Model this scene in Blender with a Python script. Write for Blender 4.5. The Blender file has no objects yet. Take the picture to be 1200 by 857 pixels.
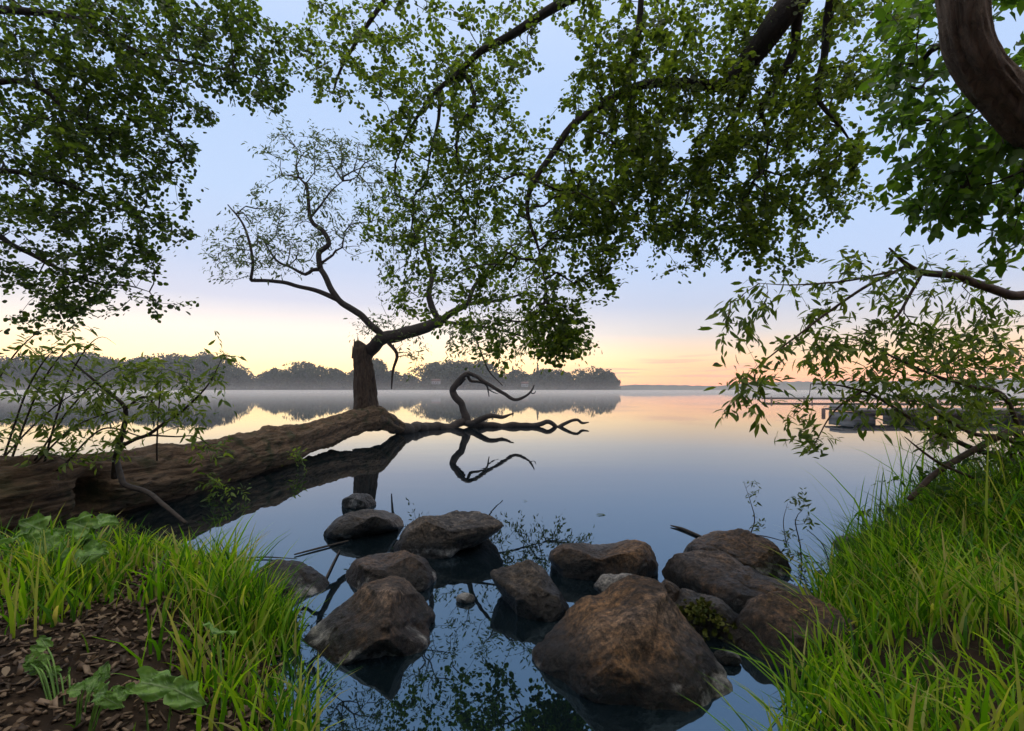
import bpy, bmesh, math, random
import numpy as np
from mathutils import Vector, noise as mnoise

# ------------------------------------------------------------------ camera, sky, sun, exposure
S = bpy.context.scene
C = S.collection
F = 600.0            # focal length in photograph pixels (1200 wide)
HZ = 457.0           # horizon row of the photograph
CZ = 1.4             # camera height above the water
cam_d = bpy.data.cameras.new('camera')
cam = bpy.data.objects.new('camera', cam_d); C.objects.link(cam)
cam.location = (0, 0, CZ); cam.rotation_euler = (math.radians(90), 0, 0)
cam_d.sensor_width = 36; cam_d.lens = 18.0
cam_d.shift_y = (HZ - 428.5) / 1200.0
cam_d.clip_start = 0.02; cam_d.clip_end = 20000
S.camera = cam

SUN_AZ = math.radians(-22.6)      # left of the view axis
SUN_EL = math.radians(0.4)      # still behind the far wood
SKY_GAIN = 1.0
NISHITA = 0.003

def lin(r, g, b):
    f = lambda v: (v/255/12.92) if v/255 <= 0.04045 else ((v/255+0.055)/1.055)**2.4
    return (f(r), f(g), f(b), 1)

W = bpy.data.worlds.new('World'); S.world = W; W.use_nodes = True
nt = W.node_tree; nt.nodes.clear()
def N(t, **k):
    n = nt.nodes.new(t)
    for a, v in k.items(): setattr(n, a, v)
    return n
L = nt.links.new
tc = N('ShaderNodeTexCoord'); sx = N('ShaderNodeSeparateXYZ'); L(tc.outputs['Generated'], sx.inputs[0])
def ramp(stops):
    r = N('ShaderNodeValToRGB'); L(sx.outputs['Z'], r.inputs[0])
    e = r.color_ramp.elements
    while len(e) < len(stops): e.new(0.5)
    for el, (p, c) in zip(e, stops): el.position = p; el.color = (*c, 1)
    return r
rs = ramp([(0.0,(2.0,1.20,.42)),(0.03,(2.5,1.62,.58)),(0.062,(2.1,1.50,.80)),(0.105,(1.25,1.10,.94)),(0.16,(.76,.78,.92)),
           (0.22,(.62,.72,.95)),(0.33,(.57,.73,1.01)),(0.50,(.52,.69,1.0)),(0.64,(.62,.76,1.05)),(0.80,(1.8,1.75,1.7)),(1.0,(2.6,2.45,2.2))])
ra = ramp([(0.0,(2.0,.62,.25)),(0.03,(1.7,.74,.26)),(0.062,(1.30,.88,.50)),(0.105,(.84,.78,.77)),(0.155,(.62,.69,.87)),
           (0.22,(.56,.70,.98)),(0.33,(.52,.70,1.02)),(0.50,(.52,.69,1.0)),(0.64,(.62,.76,1.05)),(0.80,(1.8,1.75,1.7)),(1.0,(2.6,2.45,2.2))])
dp = N('ShaderNodeVectorMath', operation='DOT_PRODUCT'); L(tc.outputs['Generated'], dp.inputs[0])
dp.inputs[1].default_value = (math.sin(SUN_AZ), math.cos(SUN_AZ), 0)
mr = N('ShaderNodeMapRange', interpolation_type='SMOOTHSTEP'); L(dp.outputs['Value'], mr.inputs[0])
mr.inputs[1].default_value = 0.72; mr.inputs[2].default_value = 0.985
mx = N('ShaderNodeMixRGB'); L(mr.outputs[0], mx.inputs[0]); L(ra.outputs[0], mx.inputs[1]); L(rs.outputs[0], mx.inputs[2])
# thin streaks of cloud low over the horizon
mp = N('ShaderNodeMapping'); L(tc.outputs['Generated'], mp.inputs[0]); mp.inputs['Scale'].default_value = (2.2, 2.2, 55); mp.inputs['Rotation'].default_value = (0, math.radians(-1.5), 0)
cn = N('ShaderNodeTexNoise'); L(mp.outputs[0], cn.inputs['Vector']); cn.inputs['Scale'].default_value = 3.0; cn.inputs['Detail'].default_value = 5
cr = N('ShaderNodeMapRange', interpolation_type='SMOOTHSTEP'); L(cn.outputs[0], cr.inputs[0]); cr.inputs[1].default_value = 0.50; cr.inputs[2].default_value = 0.64
band = N('ShaderNodeValToRGB'); L(sx.outputs['Z'], band.inputs[0])
be = band.color_ramp.elements; be[0].position = 0.012; be[0].color = (0,0,0,1); be[1].position = 0.035; be[1].color = (.8,.8,.8,1)
e = be.new(0.075); e.color = (0,0,0,1)
cm = N('ShaderNodeMath', operation='MULTIPLY'); L(cr.outputs[0], cm.inputs[0]); L(band.outputs[0], cm.inputs[1])
iv = N('ShaderNodeMath', operation='SUBTRACT'); iv.inputs[0].default_value = 1.0; L(mr.outputs[0], iv.inputs[1])
cm2 = N('ShaderNodeMath', operation='MULTIPLY'); L(cm.outputs[0], cm2.inputs[0]); L(iv.outputs[0], cm2.inputs[1])
mc = N('ShaderNodeMixRGB'); L(cm2.outputs[0], mc.inputs[0]); L(mx.outputs[0], mc.inputs[1]); mc.inputs[2].default_value = (.85,.42,.36,1)
b1 = N('ShaderNodeBackground'); L(mc.outputs[0], b1.inputs[0]); b1.inputs[1].default_value = SKY_GAIN
sk = N('ShaderNodeTexSky', sky_type='NISHITA'); sk.sun_disc = False; sk.sun_elevation = SUN_EL; sk.sun_rotation = SUN_AZ
b2 = N('ShaderNodeBackground'); L(sk.outputs[0], b2.inputs[0]); b2.inputs[1].default_value = NISHITA
ad = N('ShaderNodeAddShader'); L(b1.outputs[0], ad.inputs[0]); L(b2.outputs[0], ad.inputs[1])
wo = N('ShaderNodeOutputWorld'); L(ad.outputs[0], wo.inputs[0])

sd = bpy.data.lights.new('sun', 'SUN'); sun = bpy.data.objects.new('sun', sd); C.objects.link(sun)
sd.energy = 2.0; sd.angle = math.radians(0.6); sd.color = (1.0, 0.72, 0.42)
tosun = Vector((math.sin(SUN_AZ)*math.cos(SUN_EL), math.cos(SUN_AZ)*math.cos(SUN_EL), math.sin(SUN_EL)))
sun.rotation_euler = tosun.to_track_quat('Z', 'Y').to_euler()

S.render.engine = 'CYCLES'
S.cycles.volume_bounces = 3
vs = S.view_settings; vs.view_transform = 'Standard'; vs.look = 'None'; vs.exposure = 0.0; vs.gamma = 1.0; vs.use_curve_mapping = False

# ------------------------------------------------------------------ helpers
rng = np.random.default_rng(11)
random.seed(5)
def P(px, py, d):
    """point seen at photograph pixel (px,py), d metres in front of the camera"""
    return np.array([(px-600)*d/F, d, CZ+(HZ-py)*d/F])
def Wp(px, py, z=0.0):
    """point at height z seen at pixel (px,py)"""
    return P(px, py, (CZ-z)*F/(py-HZ))

def mesh_np(name, V, faces, mat, parent=None, smooth=False):
    me = bpy.data.meshes.new(name)
    V = np.asarray(V, dtype=np.float64).reshape(-1, 3)
    if isinstance(faces, np.ndarray): faces = [faces]
    lv, ls, n = [], [], 0
    for f in faces:
        f = np.asarray(f, dtype=np.int32)
        if f.size == 0: continue
        lv.append(f.ravel()); ls.append(n + np.arange(len(f), dtype=np.int32)*f.shape[1]); n += f.size
    lv = np.concatenate(lv); ls = np.concatenate(ls)
    me.vertices.add(len(V)); me.vertices.foreach_set('co', V.astype(np.float32).ravel())
    me.loops.add(len(lv)); me.loops.foreach_set('vertex_index', lv)
    me.polygons.add(len(ls)); me.polygons.foreach_set('loop_start', ls)
    if smooth: me.polygons.foreach_set('use_smooth', np.ones(len(ls), dtype=bool))
    me.update(calc_edges=True); me.validate()
    me.materials.append(mat)
    o = bpy.data.objects.new(name, me); C.objects.link(o)
    if parent is not None: o.parent = parent
    return o

class MB:
    def __init__(s): s.v = []; s.q = []; s.t = []; s.n = 0
    def add(s, v, q=(), t=()):
        v = np.asarray(v, float).reshape(-1, 3); s.v.append(v)
        if len(q): s.q.append(np.asarray(q, np.int32).reshape(-1, 4)+s.n)
        if len(t): s.t.append(np.asarray(t, np.int32).reshape(-1, 3)+s.n)
        s.n += len(v)
    def box(s, c, h, rz=0.0, rx=0.0):
        c = np.array(c, float); h = np.array(h, float)
        v = np.array([[x, y, z] for z in (-1, 1) for y in (-1, 1) for x in (-1, 1)])*h
        cx, sx_ = math.cos(rx), math.sin(rx)
        v = v @ np.array([[1,0,0],[0,cx,-sx_],[0,sx_,cx]]).T
        cz, sz = math.cos(rz), math.sin(rz)
        v = v @ np.array([[cz,-sz,0],[sz,cz,0],[0,0,1]]).T
        s.add(v+c, [[0,2,3,1],[4,5,7,6],[0,1,5,4],[2,6,7,3],[0,4,6,2],[1,3,7,5]])
    def tube(s, pts, rad, sides=8, rough=0.0, cap=True, flute=0.0, seed=0, bark=0.0, run=.045):
        pts = np.asarray(pts, float); n = len(pts); rad = np.broadcast_to(np.asarray(rad, float), (n,)).copy()
        tg = np.gradient(pts, axis=0); tg /= (np.linalg.norm(tg, axis=1, keepdims=True)+1e-9)
        a = np.array([0.13, 0.21, 1.0]) if abs(tg[0][2]) < .9 else np.array([1.0, .1, 0])
        u = np.cross(tg[0], a); u /= np.linalg.norm(u)
        ang = np.arange(sides)*2*math.pi/sides
        V = np.zeros((n, sides, 3))
        for i in range(n):
            u = u - tg[i]*np.dot(u, tg[i]); u /= np.linalg.norm(u)+1e-9
            w = np.cross(tg[i], u)
            rr = np.full(sides, rad[i])
            if rough or flute:
                for k in range(sides):
                    cx, cy = math.cos(ang[k]), math.sin(ang[k])
                    p = pts[i]
                    if rough:
                        rr[k] *= 1+rough*mnoise.fractal(Vector((p[0]*2.2+cx*1.3+seed, p[1]*2.2+cy*1.3, p[2]*2.2)), 1.0, 2.0, 4)
                    if flute:
                        rr[k] *= 1+flute*mnoise.noise(Vector((cx*2.6+seed, cy*2.6, i*run)))
                    if bark:      # long broken ridges of bark
                        wv = mnoise.noise(Vector((cx*3, cy*3, i*run*1.7)))*1.4
                        rd = abs(mnoise.noise(Vector((cx*8+wv+seed, cy*8, i*run*1.6))))+.5*abs(mnoise.noise(Vector((cx*17+seed, cy*17+wv, i*run*4))))
                        rr[k] *= 1-bark*max(0, .30-rd)/.30
            V[i] = pts[i]+rr[:, None]*(np.cos(ang)[:, None]*u+np.sin(ang)[:, None]*w)
        q = []
        for i in range(n-1):
            for k in range(sides):
                k2 = (k+1) % sides
                q.append((i*sides+k, i*sides+k2, (i+1)*sides+k2, (i+1)*sides+k))
        V = V.reshape(-1, 3); t = []
        if cap:
            m = len(V); V = np.vstack([V, pts[0]-tg[0]*rad[0]*.3, pts[-1]+tg[-1]*rad[-1]*.4])
            for k in range(sides):
                k2 = (k+1) % sides
                t.append((m, k2, k)); t.append((m+1, (n-1)*sides+k, (n-1)*sides+k2))
        s.add(V, q, t)
    def build(s, name, mat, parent=None, smooth=True):
        fs = []
        if s.q: fs.append(np.vstack(s.q))
        if s.t: fs.append(np.vstack(s.t))
        return mesh_np(name, np.vstack(s.v), fs, mat, parent, smooth)

def spline(pts, rad, step):
    """Catmull-Rom resampling of a polyline with radii"""
    pts = np.asarray(pts, float); n = len(pts)
    rad = np.asarray(rad, float)
    if rad.shape != (n,): rad = np.linspace(rad[0], rad[-1], n)
    Q = np.vstack([2*pts[0]-pts[1], pts, 2*pts[-1]-pts[-2]])
    out, ro = [], []
    for i in range(n-1):
        p0, p1, p2, p3 = Q[i:i+4]
        k = max(2, int(np.linalg.norm(p2-p1)/step)+1)
        for t in np.arange(k)/k:
            out.append(0.5*((2*p1)+(-p0+p2)*t+(2*p0-5*p1+4*p2-p3)*t*t+(-p0+3*p1-3*p2+p3)*t**3))
            ro.append(rad[i]*(1-t)+rad[i+1]*t)
    out.append(pts[-1]); ro.append(rad[-1])
    return np.array(out), np.array(ro)

def tag(o, label=None, cat=None, group=None, kind=None):
    if label: o['label'] = label
    if cat: o['category'] = cat
    if group: o['group'] = group
    if kind: o['kind'] = kind
    return o
def thing(name, loc, label, cat, group=None):
    o = bpy.data.objects.new(name, None); C.objects.link(o); o.location = Vector([float(v) for v in loc])
    o.empty_display_size = 0.1
    return tag(o, label, cat, group)
def adopt(root):
    """children were modelled in world space: keep them there"""
    bpy.context.view_layer.update()
    for c in root.children:
        c.matrix_parent_inverse = root.matrix_world.inverted()

# ------------------------------------------------------------------ materials
def newmat(name):
    m = bpy.data.materials.new(name); m.use_nodes = True; t = m.node_tree; t.nodes.clear()
    def n(ty, **k):
        x = t.nodes.new(ty)
        for a, v in k.items(): setattr(x, a, v)
        return x
    o = n('ShaderNodeOutputMaterial')
    return m, n, t.links.new, o
def ramp_in(n, l, src, stops):
    r = n('ShaderNodeValToRGB'); l(src, r.inputs[0]); e = r.color_ramp.elements
    while len(e) < len(stops): e.new(0.5)
    for el, (p, c) in zip(e, stops): el.position = p; el.color = (*c, 1) if len(c) == 3 else c
    return r
def leaf_mat(name, cols, trans, transcol, gloss=0.35):
    m, n, l, o = newmat(name)
    g = n('ShaderNodeNewGeometry'); r = ramp_in(n, l, g.outputs['Random Per Island'], [(i/(len(cols)-1), c) for i, c in enumerate(cols)])
    p = n('ShaderNodeBsdfPrincipled'); l(r.outputs[0], p.inputs['Base Color']); p.inputs['Roughness'].default_value = 0.45; p.inputs['Specular IOR Level'].default_value = gloss
    tr = n('ShaderNodeBsdfTranslucent')
    mul = n('ShaderNodeMixRGB', blend_type='MULTIPLY'); mul.inputs[0].default_value = 1; l(r.outputs[0], mul.inputs[1]); mul.inputs[2].default_value = (*transcol, 1); l(mul.outputs[0], tr.inputs[0])
    mx = n('ShaderNodeMixShader'); mx.inputs[0].default_value = trans; l(p.outputs[0], mx.inputs[1]); l(tr.outputs[0], mx.inputs[2]); l(mx.outputs[0], o.inputs[0])
    return m
def bark_mat(name, dark, light, scale=9.0, stretch=(1,1,1), bump=0.9, moss=None, hi=0.75):
    m, n, l, o = newmat(name)
    t = n('ShaderNodeTexCoord'); mp = n('ShaderNodeMapping'); l(t.outputs['Object'], mp.inputs[0]); mp.inputs['Scale'].default_value = stretch
    a = n('ShaderNodeTexNoise'); l(mp.outputs[0], a.inputs['Vector']); a.inputs['Scale'].default_value = scale; a.inputs['Detail'].default_value = 12; a.inputs['Roughness'].default_value = .74; a.inputs['Distortion'].default_value = 0.9
    r = ramp_in(n, l, a.outputs[0], [(0.3, dark), (hi, light)])
    rn = n('ShaderNodeTexNoise', noise_type='RIDGED_MULTIFRACTAL'); l(mp.outputs[0], rn.inputs['Vector']); rn.inputs['Scale'].default_value = scale*.9; rn.inputs['Detail'].default_value = 6
    rq = n('ShaderNodeMapRange'); l(rn.outputs[0], rq.inputs[0]); rq.inputs[1].default_value = .2; rq.inputs[2].default_value = 1.6
    mu = n('ShaderNodeMath', operation='MULTIPLY_ADD'); l(rq.outputs[0], mu.inputs[0]); mu.inputs[1].default_value = -.8; l(a.outputs[0], mu.inputs[2])
    p = n('ShaderNodeBsdfPrincipled'); p.inputs['Roughness'].default_value = .85; p.inputs['Specular IOR Level'].default_value = .25
    col = r.outputs[0]
    vr = ramp_in(n, l, rq.outputs[0], [(0.35, (1,1,1)), (0.85, (.12,.11,.10))])
    mm = n('ShaderNodeMixRGB', blend_type='MULTIPLY'); mm.inputs[0].default_value = .9; l(col, mm.inputs[1]); l(vr.outputs[0], mm.inputs[2]); col = mm.outputs[0]
    if moss:
        b = n('ShaderNodeTexNoise'); l(t.outputs['Object'], b.inputs['Vector']); b.inputs['Scale'].default_value = 2.6; b.inputs['Detail'].default_value = 7
        br = ramp_in(n, l, b.outputs[0], [(0.52, (0,0,0)), (0.66, (1,1,1))])
        mk = n('ShaderNodeMixRGB'); l(br.outputs[0], mk.inputs[0]); l(col, mk.inputs[1]); mk.inputs[2].default_value = (*moss, 1); col = mk.outputs[0]
    l(col, p.inputs['Base Color'])
    bp = n('ShaderNodeBump'); l(mu.outputs[0], bp.inputs['Height']); bp.inputs['Strength'].default_value = bump; bp.inputs['Distance'].default_value = .09; l(bp.outputs[0], p.inputs['Normal'])
    l(p.outputs[0], o.inputs[0]); return m
def plain_mat(name, c1, c2, scale=6, rough=.8, bump=.2, spec=.3):
    m, n, l, o = newmat(name)
    t = n('ShaderNodeTexCoord'); a = n('ShaderNodeTexNoise'); l(t.outputs['Object'], a.inputs['Vector']); a.inputs['Scale'].default_value = scale; a.inputs['Detail'].default_value = 8
    r = ramp_in(n, l, a.outputs[0], [(.3, c1), (.7, c2)])
    p = n('ShaderNodeBsdfPrincipled'); l(r.outputs[0], p.inputs['Base Color']); p.inputs['Roughness'].default_value = rough; p.inputs['Specular IOR Level'].default_value = spec
    bp = n('ShaderNodeBump'); l(a.outputs[0], bp.inputs['Height']); bp.inputs['Strength'].default_value = bump; bp.inputs['Distance'].default_value = .03; l(bp.outputs[0], p.inputs['Normal'])
    l(p.outputs[0], o.inputs[0]); return m
def rock_mat(name, dark, mid, light, warm, seed):
    m, n, l, o = newmat(name)
    g = n('ShaderNodeNewGeometry'); sp = n('ShaderNodeSeparateXYZ'); l(g.outputs['Position'], sp.inputs[0])
    mp = n('ShaderNodeMapping'); l(g.outputs['Position'], mp.inputs[0]); mp.inputs['Location'].default_value = (seed*3.1, seed*1.7, seed)
    a = n('ShaderNodeTexNoise'); l(mp.outputs[0], a.inputs['Vector']); a.inputs['Scale'].default_value = 3.2; a.inputs['Detail'].default_value = 10; a.inputs['Roughness'].default_value = .68
    f = n('ShaderNodeTexNoise'); l(mp.outputs[0], f.inputs['Vector']); f.inputs['Scale'].default_value = 34; f.inputs['Detail'].default_value = 8; f.inputs['Roughness'].default_value = .75
    w = n('ShaderNodeTexNoise'); l(mp.outputs[0], w.inputs['Vector']); w.inputs['Scale'].default_value = 1.9; w.inputs['Detail'].default_value = 5
    r = ramp_in(n, l, a.outputs[0], [(.28, dark), (.5, mid), (.72, light)])
    wr = ramp_in(n, l, w.outputs[0], [(.45, (0,0,0)), (.65, (.75,.75,.75))])
    m1 = n('ShaderNodeMixRGB'); l(wr.outputs[0], m1.inputs[0]); l(r.outputs[0], m1.inputs[1]); m1.inputs[2].default_value = (*warm, 1)
    fr = ramp_in(n, l, f.outputs[0], [(.34, (.28,.28,.28)), (.52, (1,1,1)), (.68, (1.75,1.7,1.6))])
    vo = n('ShaderNodeTexVoronoi'); l(mp.outputs[0], vo.inputs['Vector']); vo.inputs['Scale'].default_value = 38; vo.inputs['Randomness'].default_value = 1
    vm = n('ShaderNodeMath', operation='MULTIPLY_ADD'); l(f.outputs[0], vm.inputs[0]); vm.inputs[1].default_value = .5; l(vo.outputs['Distance'], vm.inputs[2])
    lm = ramp_in(n, l, vm.outputs[0], [(.33, (.8,.8,.8)), (.40, (0,0,0))]); lq = n('ShaderNodeMath', operation='MULTIPLY'); l(lm.outputs[0], lq.inputs[0])
    cn_ = n('ShaderNodeTexNoise', noise_type='RIDGED_MULTIFRACTAL'); l(mp.outputs[0], cn_.inputs['Vector']); cn_.inputs['Scale'].default_value = 4.5; cn_.inputs['Detail'].default_value = 7
    ck = n('ShaderNodeMapRange'); l(cn_.outputs[0], ck.inputs[0]); ck.inputs[1].default_value = .9; ck.inputs[2].default_value = 2.0
    m2a = n('ShaderNodeMixRGB', blend_type='MULTIPLY'); m2a.inputs[0].default_value = 1; l(m1.outputs[0], m2a.inputs[1]); l(fr.outputs[0], m2a.inputs[2])
    l(wr.outputs[0], lq.inputs[1])
    m2b = n('ShaderNodeMixRGB'); l(lq.outputs[0], m2b.inputs[0]); l(m2a.outputs[0], m2b.inputs[1]); m2b.inputs[2].default_value = (.24,.23,.19,1)
    m2 = n('ShaderNodeMixRGB'); l(ck.outputs[0], m2.inputs[0]); l(m2b.outputs[0], m2.inputs[1]); m2.inputs[2].default_value = (.015,.011,.008,1)
    # wet, algae-dark band plus painted-in underside shade at the water line with a pale dried rim above it
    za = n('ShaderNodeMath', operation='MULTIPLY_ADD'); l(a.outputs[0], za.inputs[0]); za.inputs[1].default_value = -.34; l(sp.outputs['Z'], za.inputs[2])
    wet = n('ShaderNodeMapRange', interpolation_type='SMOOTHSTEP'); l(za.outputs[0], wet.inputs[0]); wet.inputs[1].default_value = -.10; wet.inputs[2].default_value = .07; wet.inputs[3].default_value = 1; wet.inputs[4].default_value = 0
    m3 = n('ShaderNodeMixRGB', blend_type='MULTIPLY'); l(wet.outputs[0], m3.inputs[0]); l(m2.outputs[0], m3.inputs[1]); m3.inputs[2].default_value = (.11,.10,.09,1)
    pn = n('ShaderNodeTexNoise'); l(mp.outputs[0], pn.inputs['Vector']); pn.inputs['Scale'].default_value = 2.4; pn.inputs['Detail'].default_value = 9; pn.inputs['Roughness'].default_value = .7
    pr = ramp_in(n, l, pn.outputs[0], [(.54, (0,0,0)), (.62, (.7,.7,.7))])
    zb = n('ShaderNodeMapRange', interpolation_type='SMOOTHSTEP'); l(za.outputs[0], zb.inputs[0]); zb.inputs[1].default_value = -.06; zb.inputs[2].default_value = -.11; zb.inputs[3].default_value = 0; zb.inputs[4].default_value = 1
    zc = n('ShaderNodeMath', operation='MULTIPLY'); l(zb.outputs[0], zc.inputs[0]); l(pr.outputs[0], zc.inputs[1])
    m4 = n('ShaderNodeMixRGB'); l(zc.outputs[0], m4.inputs[0]); l(m3.outputs[0], m4.inputs[1]); m4.inputs[2].default_value = (.36,.35,.34,1)
    p = n('ShaderNodeBsdfPrincipled'); gr = n('ShaderNodeTexNoise'); l(mp.outputs[0], gr.inputs['Vector']); gr.inputs['Scale'].default_value = 17; gr.inputs['Detail'].default_value = 12; gr.inputs['Roughness'].default_value = .82
    gq = ramp_in(n, l, gr.outputs[0], [(.40, (.38,.38,.38)), (.5, (1,1,1)), (.61, (1.9,1.85,1.75))])
    m5 = n('ShaderNodeMixRGB', blend_type='MULTIPLY'); m5.inputs[0].default_value = 1; l(m4.outputs[0], m5.inputs[1]); l(gq.outputs[0], m5.inputs[2])
    l(m5.outputs[0], p.inputs['Base Color'])
    rr = n('ShaderNodeMapRange'); l(wet.outputs[0], rr.inputs[0]); rr.inputs[3].default_value = .72; rr.inputs[4].default_value = .32; l(rr.outputs[0], p.inputs['Roughness']); p.inputs['Specular IOR Level'].default_value = .4
    ma = n('ShaderNodeMath', operation='MULTIPLY_ADD'); l(f.outputs[0], ma.inputs[0]); ma.inputs[1].default_value = .32; l(a.outputs[0], ma.inputs[2])
    mb_ = n('ShaderNodeMath', operation='MULTIPLY_ADD'); l(ck.outputs[0], mb_.inputs[0]); mb_.inputs[1].default_value = -.25; l(ma.outputs[0], mb_.inputs[2]); ma = mb_
    bp = n('ShaderNodeBump'); l(ma.outputs[0], bp.inputs['Height']); mid = n('ShaderNodeTexNoise'); l(mp.outputs[0], mid.inputs['Vector']); mid.inputs['Scale'].default_value = 12; mid.inputs['Detail'].default_value = 10; mid.inputs['Roughness'].default_value = .72
    b0 = n('ShaderNodeBump'); l(mid.outputs[0], b0.inputs['Height']); b0.inputs['Strength'].default_value = .9; b0.inputs['Distance'].default_value = .06
    bp.inputs['Strength'].default_value = 1.0; bp.inputs['Distance'].default_value = .07; l(b0.outputs[0], bp.inputs['Normal']); l(bp.outputs[0], p.inputs['Normal'])
    l(p.outputs[0], o.inputs[0]); return m

M = {}
M['bark_log'] = bark_mat('willow_bark', (.014,.010,.007), (.23,.145,.08), 6.5, (2.2,.55,2.4), 1.0, moss=(.035,.035,.012))
M['bark_stub'] = bark_mat('willow_stub_bark', (.014,.010,.008), (.13,.09,.06), 6.5, (2.4,2.4,.5), 1.0)
M['bark_wood'] = bark_mat('stripped_wood', (.06,.04,.028), (.24,.165,.11), 6.0, (1,1,2.5), .8)
M['bark_dark'] = bark_mat('dark_bark', (.018,.014,.012), (.06,.048,.04), 12.0, (1,1,1), .6)
M['bark_right'] = bark_mat('flaky_bark', (.07,.048,.034), (.42,.31,.22), 11.0, (1.6,1.6,.55), 1.0)
M['twig'] = plain_mat('twig_bark', (.02,.016,.013), (.05,.038,.03), 20, .85)
M['twig_red'] = plain_mat('reddish_twig', (.035,.022,.016), (.10,.065,.045), 20, .8)
M['leaf_alder'] = leaf_mat('alder_leaf', [(.025,.044,.008),(.050,.080,.012),(.080,.115,.016),(.120,.160,.022)], .66, (2.2,2.2,1.0))
M['leaf_left'] = leaf_mat('left_tree_leaf', [(.018,.034,.007),(.034,.058,.010),(.075,.110,.016)], .64, (2.2,2.2,1.0))
M['leaf_right'] = leaf_mat('right_tree_leaf', [(.03,.065,.010),(.055,.11,.015),(.095,.16,.022)], .6, (2.0,2.1,.9))
M['leaf_willow'] = leaf_mat('willow_leaf', [(.035,.055,.018),(.06,.085,.025),(.085,.11,.035)], .5, (1.8,1.8,1.2))
M['leaf_bush'] = leaf_mat('bush_leaf', [(.04,.07,.010),(.075,.12,.015),(.12,.17,.025),(.17,.21,.04)], .55, (1.7,1.7,.8))
M['grass'] = leaf_mat('grass_blade', [(.020,.07,.005),(.055,.16,.006),(.11,.25,.008),(.20,.36,.012),(.26,.32,.04),(.36,.30,.14)], .52, (1.7,1.7,.6), .3)
M['grass_dark'] = leaf_mat('weed_leaf', [(.03,.07,.012),(.055,.11,.015),(.09,.16,.02)], .5, (1.7,1.7,.7), .3)
m, n, l, o = newmat('burdock_leaf'); M['burdock'] = m
at = n('ShaderNodeAttribute', attribute_name='vein'); g = n('ShaderNodeNewGeometry'); a = n('ShaderNodeTexNoise'); l(g.outputs['Position'], a.inputs['Vector']); a.inputs['Scale'].default_value = 22; a.inputs['Detail'].default_value = 8
r = ramp_in(n, l, a.outputs[0], [(.28, (.05,.11,.02)), (.5, (.12,.25,.035)), (.66, (.19,.33,.06)), (.76, (.26,.24,.10))])
x_ = n('ShaderNodeMixRGB'); l(at.outputs['Fac'], x_.inputs[0]); l(r.outputs[0], x_.inputs[1]); x_.inputs[2].default_value = (.22,.32,.13,1)
p = n('ShaderNodeBsdfPrincipled'); l(x_.outputs[0], p.inputs['Base Color']); p.inputs['Roughness'].default_value = .5
b_ = n('ShaderNodeBump'); l(at.outputs['Fac'], b_.inputs['Height']); b_.inputs['Strength'].default_value = .6; b_.inputs['Distance'].default_value = .004; l(b_.outputs[0], p.inputs['Normal'])
t_ = n('ShaderNodeBsdfTranslucent'); l(x_.outputs[0], t_.inputs[0]); k_ = n('ShaderNodeMixShader'); k_.inputs[0].default_value = .4; l(p.outputs[0], k_.inputs[1]); l(t_.outputs[0], k_.inputs[2]); l(k_.outputs[0], o.inputs[0])
M['chip'] = leaf_mat('chips', [(.02,.013,.008),(.05,.032,.02),(.09,.058,.036),(.17,.12,.08)], .0, (1,1,1), .15)
M['litter'] = leaf_mat('dead_leaf', [(.03,.018,.01),(.08,.05,.028),(.15,.10,.055),(.20,.15,.10)], .2, (1,1,1), .2)
M['soil'] = plain_mat('soil', (.010,.007,.005), (.035,.023,.015), 9, .95, .9, .1)
M['moss'] = leaf_mat('moss', [(.02,.03,.006),(.05,.06,.01),(.08,.08,.015)], .2, (1,1,.6), .1)
M['hill'] = plain_mat('hill', (.03,.045,.03), (.05,.06,.04), .01, .95, 0)
M['shore'] = plain_mat('shore', (.03,.04,.02), (.06,.06,.035), .05, .95, 0)
M['far_leaf'] = leaf_mat('far_foliage', [(.02,.03,.012),(.035,.045,.018),(.05,.058,.025)], .25, (1.3,1.2,.8), .1)
M['far_bark'] = plain_mat('far_bark', (.03,.025,.02), (.05,.04,.03), 1, .9)
M['wall'] = plain_mat('render_wall', (.26,.24,.22), (.32,.30,.28), .5, .8, 0)
M['roof'] = plain_mat('roof_tile', (.10,.05,.04), (.15,.08,.06), .5, .8, 0)
M['plank'] = plain_mat('weathered_plank', (.10,.088,.08), (.19,.17,.155), 3, .8)
M['pale'] = plain_mat('pale_float', (.15,.142,.137), (.24,.228,.215), 2, .6)
M['dark_wood'] = plain_mat('tarred_wood', (.03,.024,.022), (.07,.055,.05), 4, .7)
M['pile'] = plain_mat('pile_wood', (.07,.045,.04), (.14,.09,.08), 6, .8)

# ------------------------------------------------------------------ ground and water
SHORE = np.array([(-90,16),(-20,9.5),(-8,7.2),(-4.3,5.9),(-3.3,5.0),(-2.6,4.5),(-1.8,3.95),(-1.5,3.4),(-1.1,2.6),(-0.82,2.05),(-0.35,1.65),(0.4,1.6),
                  (0.95,1.85),(1.3,2.35),(1.85,3.1),(2.5,4.0),(3.6,5.2),(6,6.6),(20,9.5),(90,16)], float)
POLY = np.vstack([SHORE, [(90,-40),(-90,-40)]])
def shore_dist(x, y):
    """signed distance to the shoreline, positive on land"""
    p = np.stack([x, y], -1); best = np.full(x.shape, 1e9)
    for a, b in zip(SHORE[:-1], SHORE[1:]):
        ab = b-a; t = np.clip(((p-a)@ab)/(ab@ab), 0, 1)
        best = np.minimum(best, np.linalg.norm(p-(a+t[..., None]*ab), axis=-1))
    ins = np.zeros(x.shape, bool); n = len(POLY)
    for i in range(n):
        (x1, y1), (x2, y2) = POLY[i], POLY[(i+1) % n]
        c = ((y1 > y) != (y2 > y)) & (x < (x2-x1)*(y-y1)/((y2-y1) if y2 != y1 else 1e-9)+x1)
        ins ^= c
    return np.where(ins, best, -best)
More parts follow.
